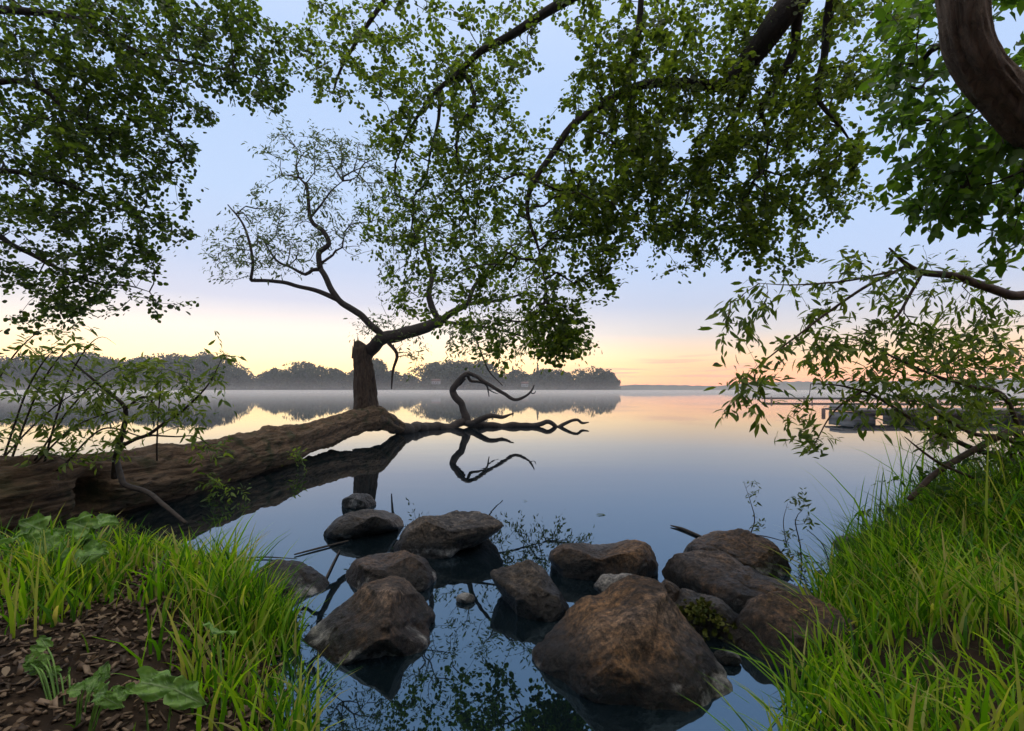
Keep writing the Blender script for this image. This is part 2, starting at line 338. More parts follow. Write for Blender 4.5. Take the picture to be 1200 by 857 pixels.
def sstep(t): t = np.clip(t, 0, 1); return t*t*(3-2*t)
def ground_z(x, y):
    x = np.asarray(x, float); y = np.asarray(y, float)
    d = shore_dist(x, y)
    nz = np.sin(x*3.1+1.3*np.sin(y*2.3))*np.cos(y*2.7+x)*.03+np.sin(x*7.7+y*5.1)*.012
    land = -.03+.36*sstep(d/.75)+nz*sstep(d/.4)+.03*np.clip(d-1, 0, 12)
    land += .28*np.exp(-(((x-4.15)/.95)**2+((y-4.1)/1.0)**2))*sstep(d/.5)
    land += .06*np.exp(-(((x+1.75)/.6)**2+((y-2.9)/.5)**2))*sstep(d/.4)-.20*sstep((y-3.2)/1.2)*sstep((-x-1)/1.0)*sstep(d/.75)
    return np.where(d > 0, land, -.03-.6*sstep(-d/1.5))
def axis(lo, hi, a, b, fine, coarse):
    return np.unique(np.concatenate([np.arange(lo, a, coarse), np.arange(a, b, fine), np.arange(b, hi+coarse, coarse)]))
gx = axis(-60, 60, -6.5, 6.5, .06, 1.5); gy = axis(-30, 15, 0.6, 7.5, .06, 1.0)
GX, GY = np.meshgrid(gx, gy); GZ = ground_z(GX, GY)
nx, ny = len(gx), len(gy); idx = np.arange(nx*ny).reshape(ny, nx)
quads = np.stack([idx[:-1,:-1], idx[:-1,1:], idx[1:,1:], idx[1:,:-1]], -1).reshape(-1, 4)
tag(mesh_np('ground', np.stack([GX, GY, GZ], -1), quads, M['soil'], smooth=True), kind='structure')

m, n, l, o = newmat('lake_water')
p = n('ShaderNodeBsdfPrincipled'); p.inputs['Base Color'].default_value = (.003,.006,.008,1); p.inputs['Roughness'].default_value = .012; p.inputs['IOR'].default_value = 2.6; p.inputs['Specular Tint'].default_value = (.46,.76,1,1)
g = n('ShaderNodeNewGeometry'); mp = n('ShaderNodeMapping'); l(g.outputs['Position'], mp.inputs[0]); mp.inputs['Scale'].default_value = (.5,1.2,1)
a = n('ShaderNodeTexNoise'); l(mp.outputs[0], a.inputs['Vector']); a.inputs['Scale'].default_value = 1.4; a.inputs['Detail'].default_value = 3
bp = n('ShaderNodeBump'); l(a.outputs[0], bp.inputs['Height']); bp.inputs['Strength'].default_value = .05; bp.inputs['Distance'].default_value = .02; l(bp.outputs[0], p.inputs['Normal'])
l(p.outputs[0], o.inputs[0]); M['water'] = m
wv = np.array([(-1600,-40,0),(1600,-40,0),(1600,1700,0),(-1600,1700,0)], float)
tag(mesh_np('water', wv, np.array([[0,1,2,3]]), M['water']), kind='structure')

# ------------------------------------------------------------------ far shore, wood, hills
prof = np.array([(-700,418),(-300,414),(-60,413),(60,416),(100,412),(150,418),(200,414),(240,412),(268,420),(290,434),(303,440),(322,430),(350,423),(380,425),(398,433),(415,430),(440,420),(458,433),
                 (480,433),(505,425),(530,420),(568,420),(588,432),(610,432),(650,431),(672,433),(690,430),(708,432),(720,441),(726,450)], float)
SHD = 520.0
def far_top(px): return np.interp(px, prof[:, 0], prof[:, 1])
sxs = np.linspace(-720, 735, 90); V = []; Q = []
for i, px in enumerate(sxs):
    hgt = (HZ-far_top(px))*SHD/F
    x = (px-600)/F
    e = 1 if px < 722 else max(0, (735-px)/13)
    for (dd, z) in ((SHD-8, -.5), (SHD-2, .6), (SHD+20, 1.5+.06*hgt*e), (SHD+60, .25*hgt*e), (SHD+140, .35*hgt*e), (SHD+200, -1)):
        V.append((x*dd, dd, z))
for i in range(len(sxs)-1):
    for k in range(5): a = i*6+k; Q.append((a, a+6, a+7, a+1))
tag(mesh_np('far_shore', V, np.array(Q), M['shore'], smooth=True), kind='structure')

def crown_cards(center, rx, rz, n, size, rg, cone=False):
    """leaf clumps spread through a crown's volume: returns verts (n,4,3)"""
    d = rg.normal(size=(n, 3)); d /= np.linalg.norm(d, axis=1, keepdims=True)
    r = rg.uniform(.55, 1.0, n)**.6
    if cone:
        t = rg.uniform(0, 1, n); q = np.stack([d[:, 0]*(1-t)*rx, d[:, 1]*(1-t)*rx, (t*2-1)*rz], -1)
    else:
        lump = 1+.16*np.sin(d[:, 0]*5+center[0])*np.cos(d[:, 2]*6+center[1])
        q = d*(r*lump)[:, None]*np.array([rx, rx, rz])
    c = q+np.array(center)
    u = rg.normal(size=(n, 3)); u /= np.linalg.norm(u, axis=1, keepdims=True)
    w = np.cross(u, rg.normal(size=(n, 3))); w /= np.linalg.norm(w, axis=1, keepdims=True)
    s = size*rg.uniform(.6, 1.3, n)[:, None]
    return np.stack([c-u*s-w*s*.5, c+u*s*.2-w*s, c+u*s+w*s*.5, c-u*s*.2+w*s], 1)
rg = np.random.default_rng(3)
cards = []
for i in range(620):
    px = rg.uniform(-700, 722); row = rg.integers(0, 3)
    dd = SHD+[8, 35, 75][row]+rg.uniform(-6, 6)
    top = (HZ-far_top(px)-rg.uniform(0, 6.5)*rg.uniform(0, 1)-[9, 4, 0][row])*SHD/F
    if top < 5: continue
    rz = min(9, top*.46)*rg.uniform(.8, 1.1); rx = rz*rg.uniform(.7, 1.7)
    cards.append(crown_cards(((px-600)/F*dd, dd, top*dd/SHD+1.4-rz), rx, rz, 230, 1.05, rg))
    if top > 14: cards.append(crown_cards(((px-600)/F*dd+rg.uniform(-3, 3), dd-2, (top-rz)*.45), rx*1.25, top*.36, 130, 1.5, rg))
cv = np.concatenate(cards).reshape(-1, 3)
tag(mesh_np('far_wood', cv, np.arange(len(cv)).reshape(-1, 4), M['far_leaf']),
    'misty dark wood along the far shore of the lake', 'wood', kind='stuff')
def far_tree(name, px, toppx, dd, rx, label, cone=False, group=None):
    x = (px-600)/F*dd; top = (HZ-toppx)*dd/F+CZ; rz = (top-2)*.5 if cone else min(rx*1.0, top*.45)
    base = 3.0
    r = thing(name, (x, dd, base), label, 'tree', group)
    c = crown_cards((x, dd, top-rz), rx, rz, 420, .8 if not cone else .6, rg, cone)
    c2 = crown_cards((x, dd, (top-rz)*.75), rx*.95, rz*.8, 200, .9, rg) if not cone else c[:1]
    v = np.concatenate([c, c2]).reshape(-1, 3)
    mesh_np('crown', v, np.arange(len(v)).reshape(-1, 4), M['far_leaf'], r)
    b = MB(); b.tube([(x, dd, base-2), (x, dd, top-rz)], [.5, .25], 6); b.build('trunk', M['far_bark'], r)
    adopt(r)
far_tree('conifer_tree', 630, 425, SHD+10, 4.2, 'pointed conifer rising out of the far wood, nearest to the hooked branch', True)
far_tree('conifer_tree', 601, 429, SHD+12, 3.0, 'thin pointed conifer on the far shore, left of the tall pointed one', True)
far_tree('round_tree', 692, 430, SHD-2, 14, 'broad domed tree second from the right end of the far wood')
far_tree('round_tree', 713, 434, SHD-4, 9, 'smaller domed tree at the very right end of the far wood')
far_tree('round_tree', 440, 419, SHD-2, 10, 'rounded far tree showing just right of the broken upright stub')
far_tree('round_tree', 350, 422, SHD-3, 17, 'wide rounded far tree left of the broken upright stub')

def house(px, py, dd, w, h, label):
    x = (px-600)/F*dd; z = CZ+(HZ-py)*dd/F-h
    r = thing('house', (x, dd, z), label, 'house', 'pale houses on the far shore')
    b = MB(); b.box((x, dd, z+h*.5), (w, 3, h*.5)); b.build('wall', M['wall'], r, False)
    v = np.array([(x-w*1.08, dd-3.4, z+h), (x+w*1.08, dd-3.4, z+h), (x+w*1.08, dd+3.4, z+h), (x-w*1.08, dd+3.4, z+h), (x-w*1.08, dd, z+h*1.7), (x+w*1.08, dd, z+h*1.7)])
    mesh_np('roof', v, [np.array([[0,1,5,4],[2,3,4,5],[0,3,2,1]]), np.array([[0,4,3],[1,2,5]])], M['roof'], r)
    k = MB()
    for t in (-.55, 0, .55): k.box((x+w*t, dd-3.02, z+h*.5), (w*.11, .04, h*.2))
    k.build('window', M['dark_wood'], r, False)
    adopt(r)
house(213, 449, SHD-12, 4.0, 4, 'pale house on the far shore seen between the willow shoots at left')
house(511, 447, SHD-14, 4.0, 3, 'pale house at the foot of the wood between stub and hooked branch')
house(615, 450, SHD-14, 3.4, 3, 'pale house at the foot of the wood under the pointed conifers')

def hill(name, dd, pts):
    xs = np.linspace(pts[0][0], pts[-1][0], 160); ys = np.interp(xs, [p[0] for p in pts], [p[1] for p in pts])
    V = []; Q = []
    for i, (px, py) in enumerate(zip(xs, ys)):
        hgt = (HZ-py)*dd/F*(1+.10*mnoise.noise(Vector((px*.13, dd, 0)))+.06*mnoise.noise(Vector((px*.6, dd, 3))))
        for k, (t, z) in enumerate(((0, -1), (3, .25*hgt), (20, .7*hgt), (60, hgt+CZ), (160, .6*hgt), (220, -1))):
            V.append(((px-600)/F*(dd+t), dd+t, z))
    for i in range(len(xs)-1):
        for k in range(5): a = i*6+k; Q.append((a, a+6, a+7, a+1))
    tag(mesh_np(name, V, np.array(Q), M['hill'], smooth=True), kind='structure')
hill('hills', 900, [(700,456.5),(722,452),(745,450.5),(790,451),(850,452.5),(880,454),(905,456)])
hill('hills', 1150, [(800,456),(845,452),(880,447.5),(940,446.5),(1010,446),(1080,446),(1150,444),(1300,440),(1600,436)])

# unseen wood added behind the camera to shade the shore from the back
rg = np.random.default_rng(8); cards = []
for i in range(15):
    x = rg.uniform(-17, 17); y = rg.uniform(-11, -3.5)-abs(x)*.05; rz = rg.uniform(2.2, 3.6)
    cards.append(crown_cards((x, y, rg.uniform(2.4, 9.0)), rz*1.15, rz, 420, .26, rg))
cv = np.concatenate(cards).reshape(-1, 3)
tag(mesh_np('shade_wood', cv, np.arange(len(cv)).reshape(-1, 4), M['far_leaf']), 'unseen dark wood added behind the camera to shade the shore', 'wood', kind='stuff')

# haze over the whole lake, and a bank of mist lying on the far water
def vol(name, lo, hi, dens, col, aniso, label):
    m, n, l, o = newmat(name+'_air')
    pv = n('ShaderNodeVolumePrincipled'); pv.inputs['Color'].default_value = (*col, 1); pv.inputs['Density'].default_value = dens; pv.inputs['Anisotropy'].default_value = aniso
    l(pv.outputs[0], o.inputs['Volume'])
    b = MB(); c = [(a+b_)/2 for a, b_ in zip(lo, hi)]; h = [(b_-a)/2 for a, b_ in zip(lo, hi)]
    b.box(c, h); ob = b.build(name, m, None, False); tag(ob, label, 'haze', kind='stuff')
vol('haze', (-1700, -42, -4), (1700, 1720, 62),   .00030, (.88,.85,.86), .3, 'pale morning haze over the lake')
vol('haze', (-900, 45, .012), (420, 640, 1.32), .0045, (1,.87,.75), .55, 'thin mist lying low on the open water')
vol('haze', (-950, 110, .006), (440, 660, 4.2), .0004, (1,.84,.72), .55, 'mist drifting at the foot of the far wood')
vol('haze', (-980, 180, .003), (460, 680, 8.0), .00022, (1,.82,.68), .55, 'highest thin mist in front of the far wood')

# ------------------------------------------------------------------ trees: limbs, twigs grown to leaf sprays
LEAF = {
 'round': (np.array([(0,0,0),(0,.5,-.03),(0,1,-.02),(-.36,.22,.06),(-.46,.62,.10),(.36,.22,.06),(.46,.62,.10),(-.22,.93,.05),(.22,.93,.05)]),
           np.array([[0,1,4,3],[0,5,6,1],[1,2,7,4],[1,6,8,2]]), np.zeros((0,3),int)),
 'lance': (np.array([(0,0,0),(0,.45,-.02),(0,1,-.14),(-.13,.25,.03),(-.14,.6,.0),(.13,.25,.03),(.14,.6,.0)]),
           np.array([[0,1,4,3],[0,5,6,1]]), np.array([[1,2,4],[1,6,2]])),
 'ovate': (np.array([(0,0,0),(0,.45,-.03),(0,1,-.12),(-.24,.22,.05),(-.26,.58,.05),(.24,.22,.05),(.26,.58,.05)]),
           np.array([[0,1,4,3],[0,5,6,1]]), np.array([[1,2,4],[1,6,2]])),
}
def leaves(pos, dirs, ups, size, shape, parent, name, mat):
    v, q, t = LEAF[shape]
    y = dirs/(np.linalg.norm(dirs, axis=1, keepdims=True)+1e-9)
    x = np.cross(y, ups); x /= np.linalg.norm(x, axis=1, keepdims=True)+1e-9
    z = np.cross(x, y)
    V = pos[:, None, :]+size[:, None, None]*(v[None, :, 0:1]*x[:, None, :]+v[None, :, 1:2]*y[:, None, :]+v[None, :, 2:3]*z[:, None, :])
    k = len(v); off = (np.arange(len(pos))*k)
    Q = (q[None]+off[:, None, None]).reshape(-1, 4); T = (t[None]+off[:, None, None]).reshape(-1, 3) if len(t) else np.zeros((0, 3), int)
    return mesh_np(name, V.reshape(-1, 3), [Q, T], mat, parent)

def grow(limbs, attract, bf=.35, step=.18, jit=.02, sag=.0, rg=None):
    """limbs: list of (pts,radii) polylines already modelled; returns node arrays"""
    pos, par, pl, lim = [], [], [], []
    for pts, r in limbs:
        for i, p in enumerate(pts):
            pos.append(p); par.append(-1); pl.append(0.0); lim.append(True)
    cap = len(pos)+len(attract)*60
    PX = np.zeros((cap, 3)); n = len(pos); PX[:n] = pos
    par = list(par); pl = list(pl)
    A = np.asarray(attract, float); m = len(A)
    D = np.linalg.norm(A[:, None]-PX[None, :n], axis=2); bi = D.argmin(1); bc = D[np.arange(m), bi]
    alive = np.ones(m, bool); tips = np.zeros(m, int)
    for _ in range(m):
        cst = np.where(alive, bc, 1e9); k = int(cst.argmin()); alive[k] = False
        a = PX[bi[k]].copy(); b = A[k]; L_ = np.linalg.norm(b-a); ns = max(1, int(L_/step)); prev = int(bi[k]); new0 = n
        bend = rg.normal(size=3)*L_*.08
        for s in range(1, ns+1):
            t = s/ns; q = a+(b-a)*t+bend*math.sin(math.pi*t)+(rg.normal(size=3)*jit if s < ns else 0)
            q[2] += sag*L_*math.sin(math.pi*t)
            if n >= cap: break
            PX[n] = q; par.append(prev); pl.append(pl[prev]+L_/ns); prev = n; n += 1
        tips[k] = prev
        nn = np.arange(new0, n)
        if alive.any():
            DD = np.linalg.norm(A[:, None]-PX[None, nn], axis=2)+bf*np.array(pl)[nn][None]
            j = DD.argmin(1); d = DD[np.arange(m), j]; up = d < bc
            bi[up] = nn[j[up]]; bc[up] = d[up]
    return PX[:n], np.array(par), tips
def twig_mesh(PX, par, tips, rt, parent, name, mat, rmax=.03, power=.5):
    n = len(PX); cnt = np.zeros(n)
    for t in tips:
        k = t
        while k >= 0: cnt[k] += 1; k = par[k]
    r = np.minimum(rt*np.maximum(cnt, 1)**power, rmax)
    seen = np.zeros(n, bool); b = MB()
    order = sorted(tips, key=lambda t: -cnt[t])
    for t in order:
        ch = [t]; k = par[t]
        seen[t] = True
        while k >= 0:
            ch.append(k)
            if seen[k]: break
            seen[k] = True; k = par[k]
        if len(ch) < 2: continue
        ch = ch[::-1]; rr = r[ch].copy(); rr[0] = min(rr[0], rr[1]*1.15); rr[-1] *= .6
        b.tube(PX[ch], rr, 4 if rr.max() < .008 else 6, cap=False)
    return b.build(name, mat, parent)
def sprays(PX, par, tips, nl, length, size, shape, parent, name, mat, droop=.3, spread=1.0, rg=None, pair=False, fill=0.0):
    pos, dr, up, sz = [], [], [], []
    for t in tips:
        p1 = PX[t]; k = par[t]; p0 = PX[k] if k >= 0 else p1-np.array([0, 0, .1])
        ax = p1-p0; ax = ax/(np.linalg.norm(ax)+1e-9)+rg.normal(size=3)*.35; ax[2] -= droop*.5; ax /= np.linalg.norm(ax)
        s = np.cross(ax, [0, 0, 1.0])+1e-4; s /= np.linalg.norm(s); w = np.cross(s, ax)
        c = max(2, int(rg.normal(nl, nl*.3))); ln = length*rg.uniform(.7, 1.3)
        for i in range(c):
            u = (i+rg.uniform(-.3, .3))/max(1, c-1)
            side = 1 if i % 2 else -1
            q = p1+ax*(u-.45)*ln+np.array([0, 0, -.12*droop*u*u*ln])+rg.normal(size=3)*fill
            d = ax*(.55+.35*u)+s*side*spread*rg.uniform(.5, 1.1)+w*rg.normal()*.45+np.array([0, 0, -droop*rg.uniform(.3, 1.2)])
            n_ = w+rg.normal(size=3)*.55
            pos.append(q); dr.append(d); up.append(n_); sz.append(size*rg.uniform(.45, 1.25))
    return leaves(np.array(pos), np.array(dr), np.array(up), np.array(sz), shape, parent, name, mat)
def blobs(specs, rg):
    """specs: (px,py,rx,ry,n,d0,d1)"""
    out = []
    for px, py, rx, ry, n, d0, d1 in specs:
        a = rg.uniform(0, 2*math.pi, n); r = np.sqrt(rg.uniform(0, 1, n))
        for x, y, d in zip(px+rx*r*np.cos(a), py+ry*r*np.sin(a), rg.uniform(d0, d1, n)): out.append(P(x, y, d))
    return np.array(out)
def limb_pts(rows): return [P(x, y, d) for x, y, d in rows]
def make_limb(root, rows, r, mat, name='limb', step=.12, sides=9, rough=.10, world=False, sway=.5):
    pts, rad = spline(rows if world else limb_pts(rows), r, step)
    wob = np.array([mnoise.noise_vector(Vector(p*2.3)) for p in pts])*rad[:, None]*sway
    wob[0] = 0; pts = pts+wob
    b = MB(); b.tube(pts, rad, sides, rough); b.build(name, mat, root)
    return pts, rad

# --- fallen willow
rg = np.random.default_rng(21)
fw = thing('fallen_tree', P(60, 580, 5)*np.array([1, 1, 0]), 'fallen willow lying from the left bank out over the lake with a broken upright stub', 'tree')
pts, rad = spline(limb_pts([(-75,604,4.2),(0,592,4.6),(60,580,5.1),(150,564,6.1),(240,548,7.5),(330,524,9.7),(385,505,12.1),(418,494,13.7),(437,490,14.5)]), [.40,.40,.38,.36,.35,.335,.33,.335,.33], .04)
for kx, ky, kd, kr in ((330,520,9.6,.045),(200,545,6.9,.03),(285,535,8.4,.04)):      # swellings and old knots
    rad = rad+kr*np.exp(-((pts[:, 1]-kd)/.45)**2)
b = MB(); b.tube(pts, rad, 132, .15, True, .24, 3, .13, .026)
V = b.v[0]
# the rotted hollow near the root end
hol = np.array([-4.18, 5.22, .30])
dv = V-hol; dd_ = np.sqrt((dv[:, 0]/.30)**2+(dv[:, 1]/.20)**2+(dv[:, 2]/.22)**2); f_ = np.exp(-dd_**2*1.3)
b.v[0] = V+np.array([-.50, .12, .04])*f_[:, None]
b.build('trunk', M['bark_log'], fw)
sp, sr = spline(limb_pts([(434,499,14.5),(429,480,14.5),(427.5,458,14.45),(426,435,14.4),(424,418,14.4),(421.5,408,14.35),(418.5,400,14.3)]), [.50,.37,.31,.28,.25,.20,.07], .03)
b = MB(); b.tube(sp, sr, 64, .12, True, .16, 7, .13, .03)
for k, (px, y0, y1, w) in enumerate(((416,408,397,.05),(420,406,394,.045),(424,410,400,.05),(428,416,407,.05),(414,414,405,.04))):      # splintered top
    b.tube(limb_pts([(px,y0+6,14.32+.05*k),(px,y0,14.32+.05*k),(px-.8,y1,14.3+.05*k)]), [w*1.3,w,.006], 6, .2)
b.build('broken_stub', M['bark_stub'], fw)
knob = MB(); kp, kr = spline(limb_pts([(425,488,14.4),(440,488,14.6),(452,494,15.2),(468,501,16.2)]), [.30,.34,.29,.21], .06); knob.tube(kp, kr, 64, .12, True, .2, 4, .12, .03); knob.build('knotted_elbow', M['bark_log'], fw)
LW = []
def wl(rows, r, name='limb', **k): x = make_limb(fw, rows, r, M['bark_dark'], name, **k); LW.append(x); return x
wl([(425,424,14.4),(434,409,14.4),(455,396,14.1),(478,389,14.0),(500,381,14.0),(518,376,14.0)], [.2,.19,.18,.17,.16,.13])
wl([(516,377,14),(507,362,14),(502,345,14),(506,325,14.1),(500,300,14.1),(497,270,14.2)], [.09,.09,.085,.07,.05,.03])
wl([(514,378,14),(532,366,13.8),(548,356,13.7),(552,344,13.7),(560,330,13.6),(575,312,13.6),(598,288,13.6)], [.10,.09,.075,.06,.05,.045,.03])
wl([(546,357,13.7),(570,354,13.5),(595,350,13.4),(618,342,13.4)], [.05,.045,.035,.02])
wl([(449,394,14.1),(422,369,14),(397,352,13.9),(376,316,13.9)], [.10,.09,.085,.075])
wl([(397,352,13.9),(380,345,13.9),(356,337,13.9),(321,330,13.8),(294,329,13.7)], [.07,.065,.055,.05,.045])
wl([(294,329,13.7),(296,302,13.7),(285,264,13.7),(267,240,13.6)], [.04,.036,.03,.015], )
wl([(376,317,13.9),(373,297,13.9),(385,286,13.9),(378,270,13.9),(364,258,13.9),(360,221,13.9),(350,208,13.9)], [.075,.075,.07,.065,.055,.04,.02])
wl([(363,256,13.9),(374,243,13.9),(388,224,14),(402,212,14)], [.035,.03,.02,.012])
wl([(376,316,13.9),(366,317,13.9),(358,322,13.9),(342,314,13.9),(324,305,13.9),(308,281,13.9)], [.055,.05,.045,.035,.03,.015])
wl([(377,308,13.9),(384,303,13.9),(390,299,13.9),(393,294,13.9),(401,290,13.9)], [.035,.035,.03,.03,.02])
wl([(519,377,14),(545,381,13.9),(570,384,13.8),(605,392,13.7),(640,404,13.6)], [.05,.04,.03,.025,.015])
wl([(455,402,14.05),(463,410,13.9),(465,418,13.9),(460,435,13.9),(459,456,13.9)], [.05,.05,.045,.035,.015], 'dead_twig')
wl([(540,378,13.9),(556,395,13.7),(563,412,13.6),(573,435,13.5),(589,452,13.5)], [.03,.028,.022,.02,.01], 'dead_twig')
NB = len(LW)
def dead(rows, r, name='bare_branch', **k): return make_limb(fw, rows, r, M['bark_dark'], name, .07, 12, .13, sway=.85)
dead([(440,491,14.7),(455,496,15.3),(466,501,16.0),(485,502,17.2),(504,500.5,18.2),(530,498.5,18.8),(545,497,19.2),(576,498,19.4),(609,499,19.4),(631,498,19.4),(641,494.5,19.4),(650,498,19.4),(654,501.5,19.4),
      (660,497,19.4),(668,493.5,19.4),(677,493,19.4),(682,496,19.4),(690,495,19.4)], [.27,.24,.21,.18,.155,.15,.15,.12,.11,.10,.09,.085,.08,.07,.06,.055,.05,.02])
dead([(545,496,19.2),(545,485,19.2),(542,474,19.2),(533,462,19.2),(532,456,19.2),(537,447,19.2),(545,440,19.2),(550,437,19.2)], [0.181,0.138,0.129,0.129,0.125,0.103,0.095,0.069], 'hooked_branch')
dead([(549,437,19.2),(560,443,19.15),(576,452,19.1),(592,463,19.1),(605,469.5,19.1),(616,464,19.1),(623,458,19.1),(626,451,19.1)], [0.073,0.073,0.069,0.065,0.060,0.047,0.039,0.017], 'hooked_branch')
dead([(548,440,19.3),(552,446,19.4),(562,448,19.5),(570,452,19.5),(573,465,19.5)], [0.060,0.056,0.047,0.039,0.017], 'hooked_branch')
dead([(571,456,19.5),(578,460,19.5),(584,462,19.5)], [0.026,0.022,0.010], 'hooked_branch')
dead([(621,460,19.1),(626,461,19.1),(628,458,19.1)], [0.026,0.022,0.010], 'hooked_branch')
dead([(545,444,19.2),(540,450,19.3),(534,455,19.3)], [0.043,0.043,0.026], 'hooked_branch')
dead([(548,497,19.0),(562,493,18.8),(573,488.5,18.7),(588,489,18.7),(602,485,18.7)], [.12,.11,.09,.07,.02])
att = blobs([(345,170,45,20,24,13,15),(395,195,60,35,46,13,15),(330,222,38,38,30,13,15),(300,275,50,38,44,13,14.6),(272,302,28,28,22,13,14.5),(340,285,55,32,46,13,15),(430,190,45,35,30,13,15),
             (385,250,40,30,26,13,15),(430,265,40,45,26,13,15),(500,250,60,60,50,13,15.5),(565,300,80,50,56,13,15),(640,300,60,55,46,13,15),(605,365,50,28,30,13,14.5),(450,384,34,12,14,13.6,14.6),
             (545,398,26,22,18,13,14.4),(630,400,60,22,60,13,14.6),(480,395,20,14,8,13.5,14.4),(480,330,40,40,20,13,15),(478,425,14,12,6,13.6,14.2)], rg)
PX, par, tips = grow(LW[:NB], att, .3, .22, .03, .02, rg)
twig_mesh(PX, par, tips, .006, fw, 'twigs', M['twig'], .03)
sprays(PX, par, tips, 17, .62, .135, 'lance', fw, 'foliage', M['leaf_willow'], .35, .9, rg, fill=.06)
adopt(fw)

# --- overhanging alder (trunk on the bank right of the frame)
rg = np.random.default_rng(33)
tz = float(ground_z(4.6, .6))
al = thing('alder_tree', (4.6, .6, tz), 'round-leaved tree on the right bank whose limbs hang over the top of the view', 'tree')
make_limb(al, [(4.6,.6,tz-.2),(4.5,.75,1.5),(4.45,.9,3.2),(4.3,1.2,5.0),(4.2,1.5,6.6),(4.1,1.6,8.2)], [.26,.22,.2,.17,.13,.06], M['bark_dark'], 'trunk', .15, 14, world=True)
LA = []
def alim(rows, r, extra=()):
    p_ = [np.array(e, float) for e in extra]+limb_pts(rows)
    x = make_limb(al, p_, r, M['bark_dark'], world=True); LA.append(x)
alim([(1000,-70,4.6),(930,5,5.0),(888,58,5.3),(870,80,5.4),(850,104,5.5)], [.16,.15,.13,.125,.12,.11,.09], [(4.4,1.0,4.2),(4.0,2.6,4.9)])
alim([(853,102,5.5),(815,99,5.5),(780,98,5.5),(741,104,5.5),(709,121,5.5),(670,147,5.5),(652,173,5.5),(626,211,5.5),(618,239,5.5),(621,262,5.5),(632,295,5.5),(640,340,5.4)], [.062,.055,.048,.043,.040,.037,.034,.030,.025,.020,.014,.006])
alim([(752,-10,5.4),(748,40,5.5),(738,80,5.5),(735,106,5.5)], [.03,.035,.035,.03])
alim([(800,-70,5.2),(720,-30,5.5),(640,15,5.8),(590,45,6),(563,60,6.1),(535,88,6.2),(507,112,6.2),(479,155,6.3),(463,192,6.4)], [.09,.07,.06,.052,.046,.040,.034,.024,.017,.009], [(4.3,1.1,5.1)])
alim([(543,84,6.2),(557,119,6.2),(537,151,6.2),(536,187,6.2),(545,215,6.2)], [.03,.026,.02,.015,.007])
alim([(515,106,6.2),(514,140,6.2),(504,180,6.2),(500,215,6.2)], [.025,.02,.014,.006])
alim([(506,120,6.2),(490,137,6.2),(462,140,6.2),(450,150,6.2)], [.016,.012,.01,.005])
alim([(945,-30,4.9),(935,20,5.1),(929,60,5.2),(911,96,5.3),(892,124,5.4),(900,160,5.5),(895,200,5.5)], [.05,.05,.045,.038,.028,.016,.008])
alim([(985,-40,4.7),(970,20,5),(966,68,5.1),(957,111,5.2),(975,138,5.2),(987,151,5.3),(1002,175,5.3)], [.05,.045,.034,.028,.018,.014,.006])
alim([(872,78,5.4),(868,120,5.6),(845,165,5.8),(815,205,6),(800,250,6)], [.05,.035,.025,.016,.008])
alim([(520,-60,6.2),(470,-20,6.4),(430,30,6.5),(400,80,6.6),(390,110,6.6)], [.05,.045,.035,.022,.01], [(0.9,5.2,5.9)])
att = blobs([(400,85,38,34,26,5.8,7),(385,40,40,40,26,5.8,7),(450,75,40,40,26,5.6,7),(500,80,50,45,44,5.6,7),(560,90,50,50,58,5.4,7),(510,150,55,40,46,5.4,7),(455,150,35,30,16,5.6,6.8),(565,165,45,50,40,5.4,7),(610,75,30,25,12,5.4,6.5),
             (530,215,75,45,70,5.4,7),(470,255,45,40,34,5.5,7),(550,275,80,45,66,5.4,7),(490,305,40,40,24,5.5,7),(585,325,60,35,40,5.3,6.8),(655,335,40,40,34,4.9,6),(650,382,38,30,48,4.9,5.6),(660,400,24,14,16,4.9,5.4),(570,395,45,22,26,5.2,6.3),(510,350,45,30,14,5.4,6.6),
             (620,175,40,40,26,5.4,6.6),(650,240,45,50,50,5,6.4),(700,110,45,35,40,5,6.4),(720,70,35,30,26,5,6.2),(770,85,60,45,80,4.8,6.4),(720,180,60,50,96,4.8,6.4),(790,170,60,50,104,4.7,6.4),(690,260,50,45,70,4.8,6.2),(740,250,50,40,74,4.8,6.2),(715,310,30,25,22,4.8,5.8),
             (805,240,50,45,74,4.8,6.4),(855,200,50,50,86,4.8,6.4),(860,275,45,28,44,4.8,6),(905,240,45,40,56,4.8,6.2),(890,140,60,50,84,4.7,6.2),(950,110,50,45,58,4.6,6),(960,180,45,40,50,4.6,6),(985,225,30,22,18,4.7,5.8),(1015,90,35,30,28,4.4,5.6),(920,300,24,16,8,4.8,5.8),
             (1000,170,30,25,16,4.6,5.6),(860,90,60,40,50,4.8,6),(450,10,80,40,50,5.6,7),(600,10,70,30,30,5.4,6.6),(720,20,60,35,40,5,6.4),(820,20,70,40,60,4.8,6.2),(920,20,70,40,60,4.6,6),(1020,20,50,40,34,4.4,5.6),(790,300,30,20,12,4.8,5.8)], rg)
PX, par, tips = grow(LA, att, .3, .12, .012, .0, rg)
twig_mesh(PX, par, tips, .0024, al, 'twigs', M['twig'], .016)
sprays(PX, par, tips, 25, .28, .050, 'round', al, 'foliage', M['leaf_alder'], .35, 1.0, rg, fill=.03)
adopt(al)

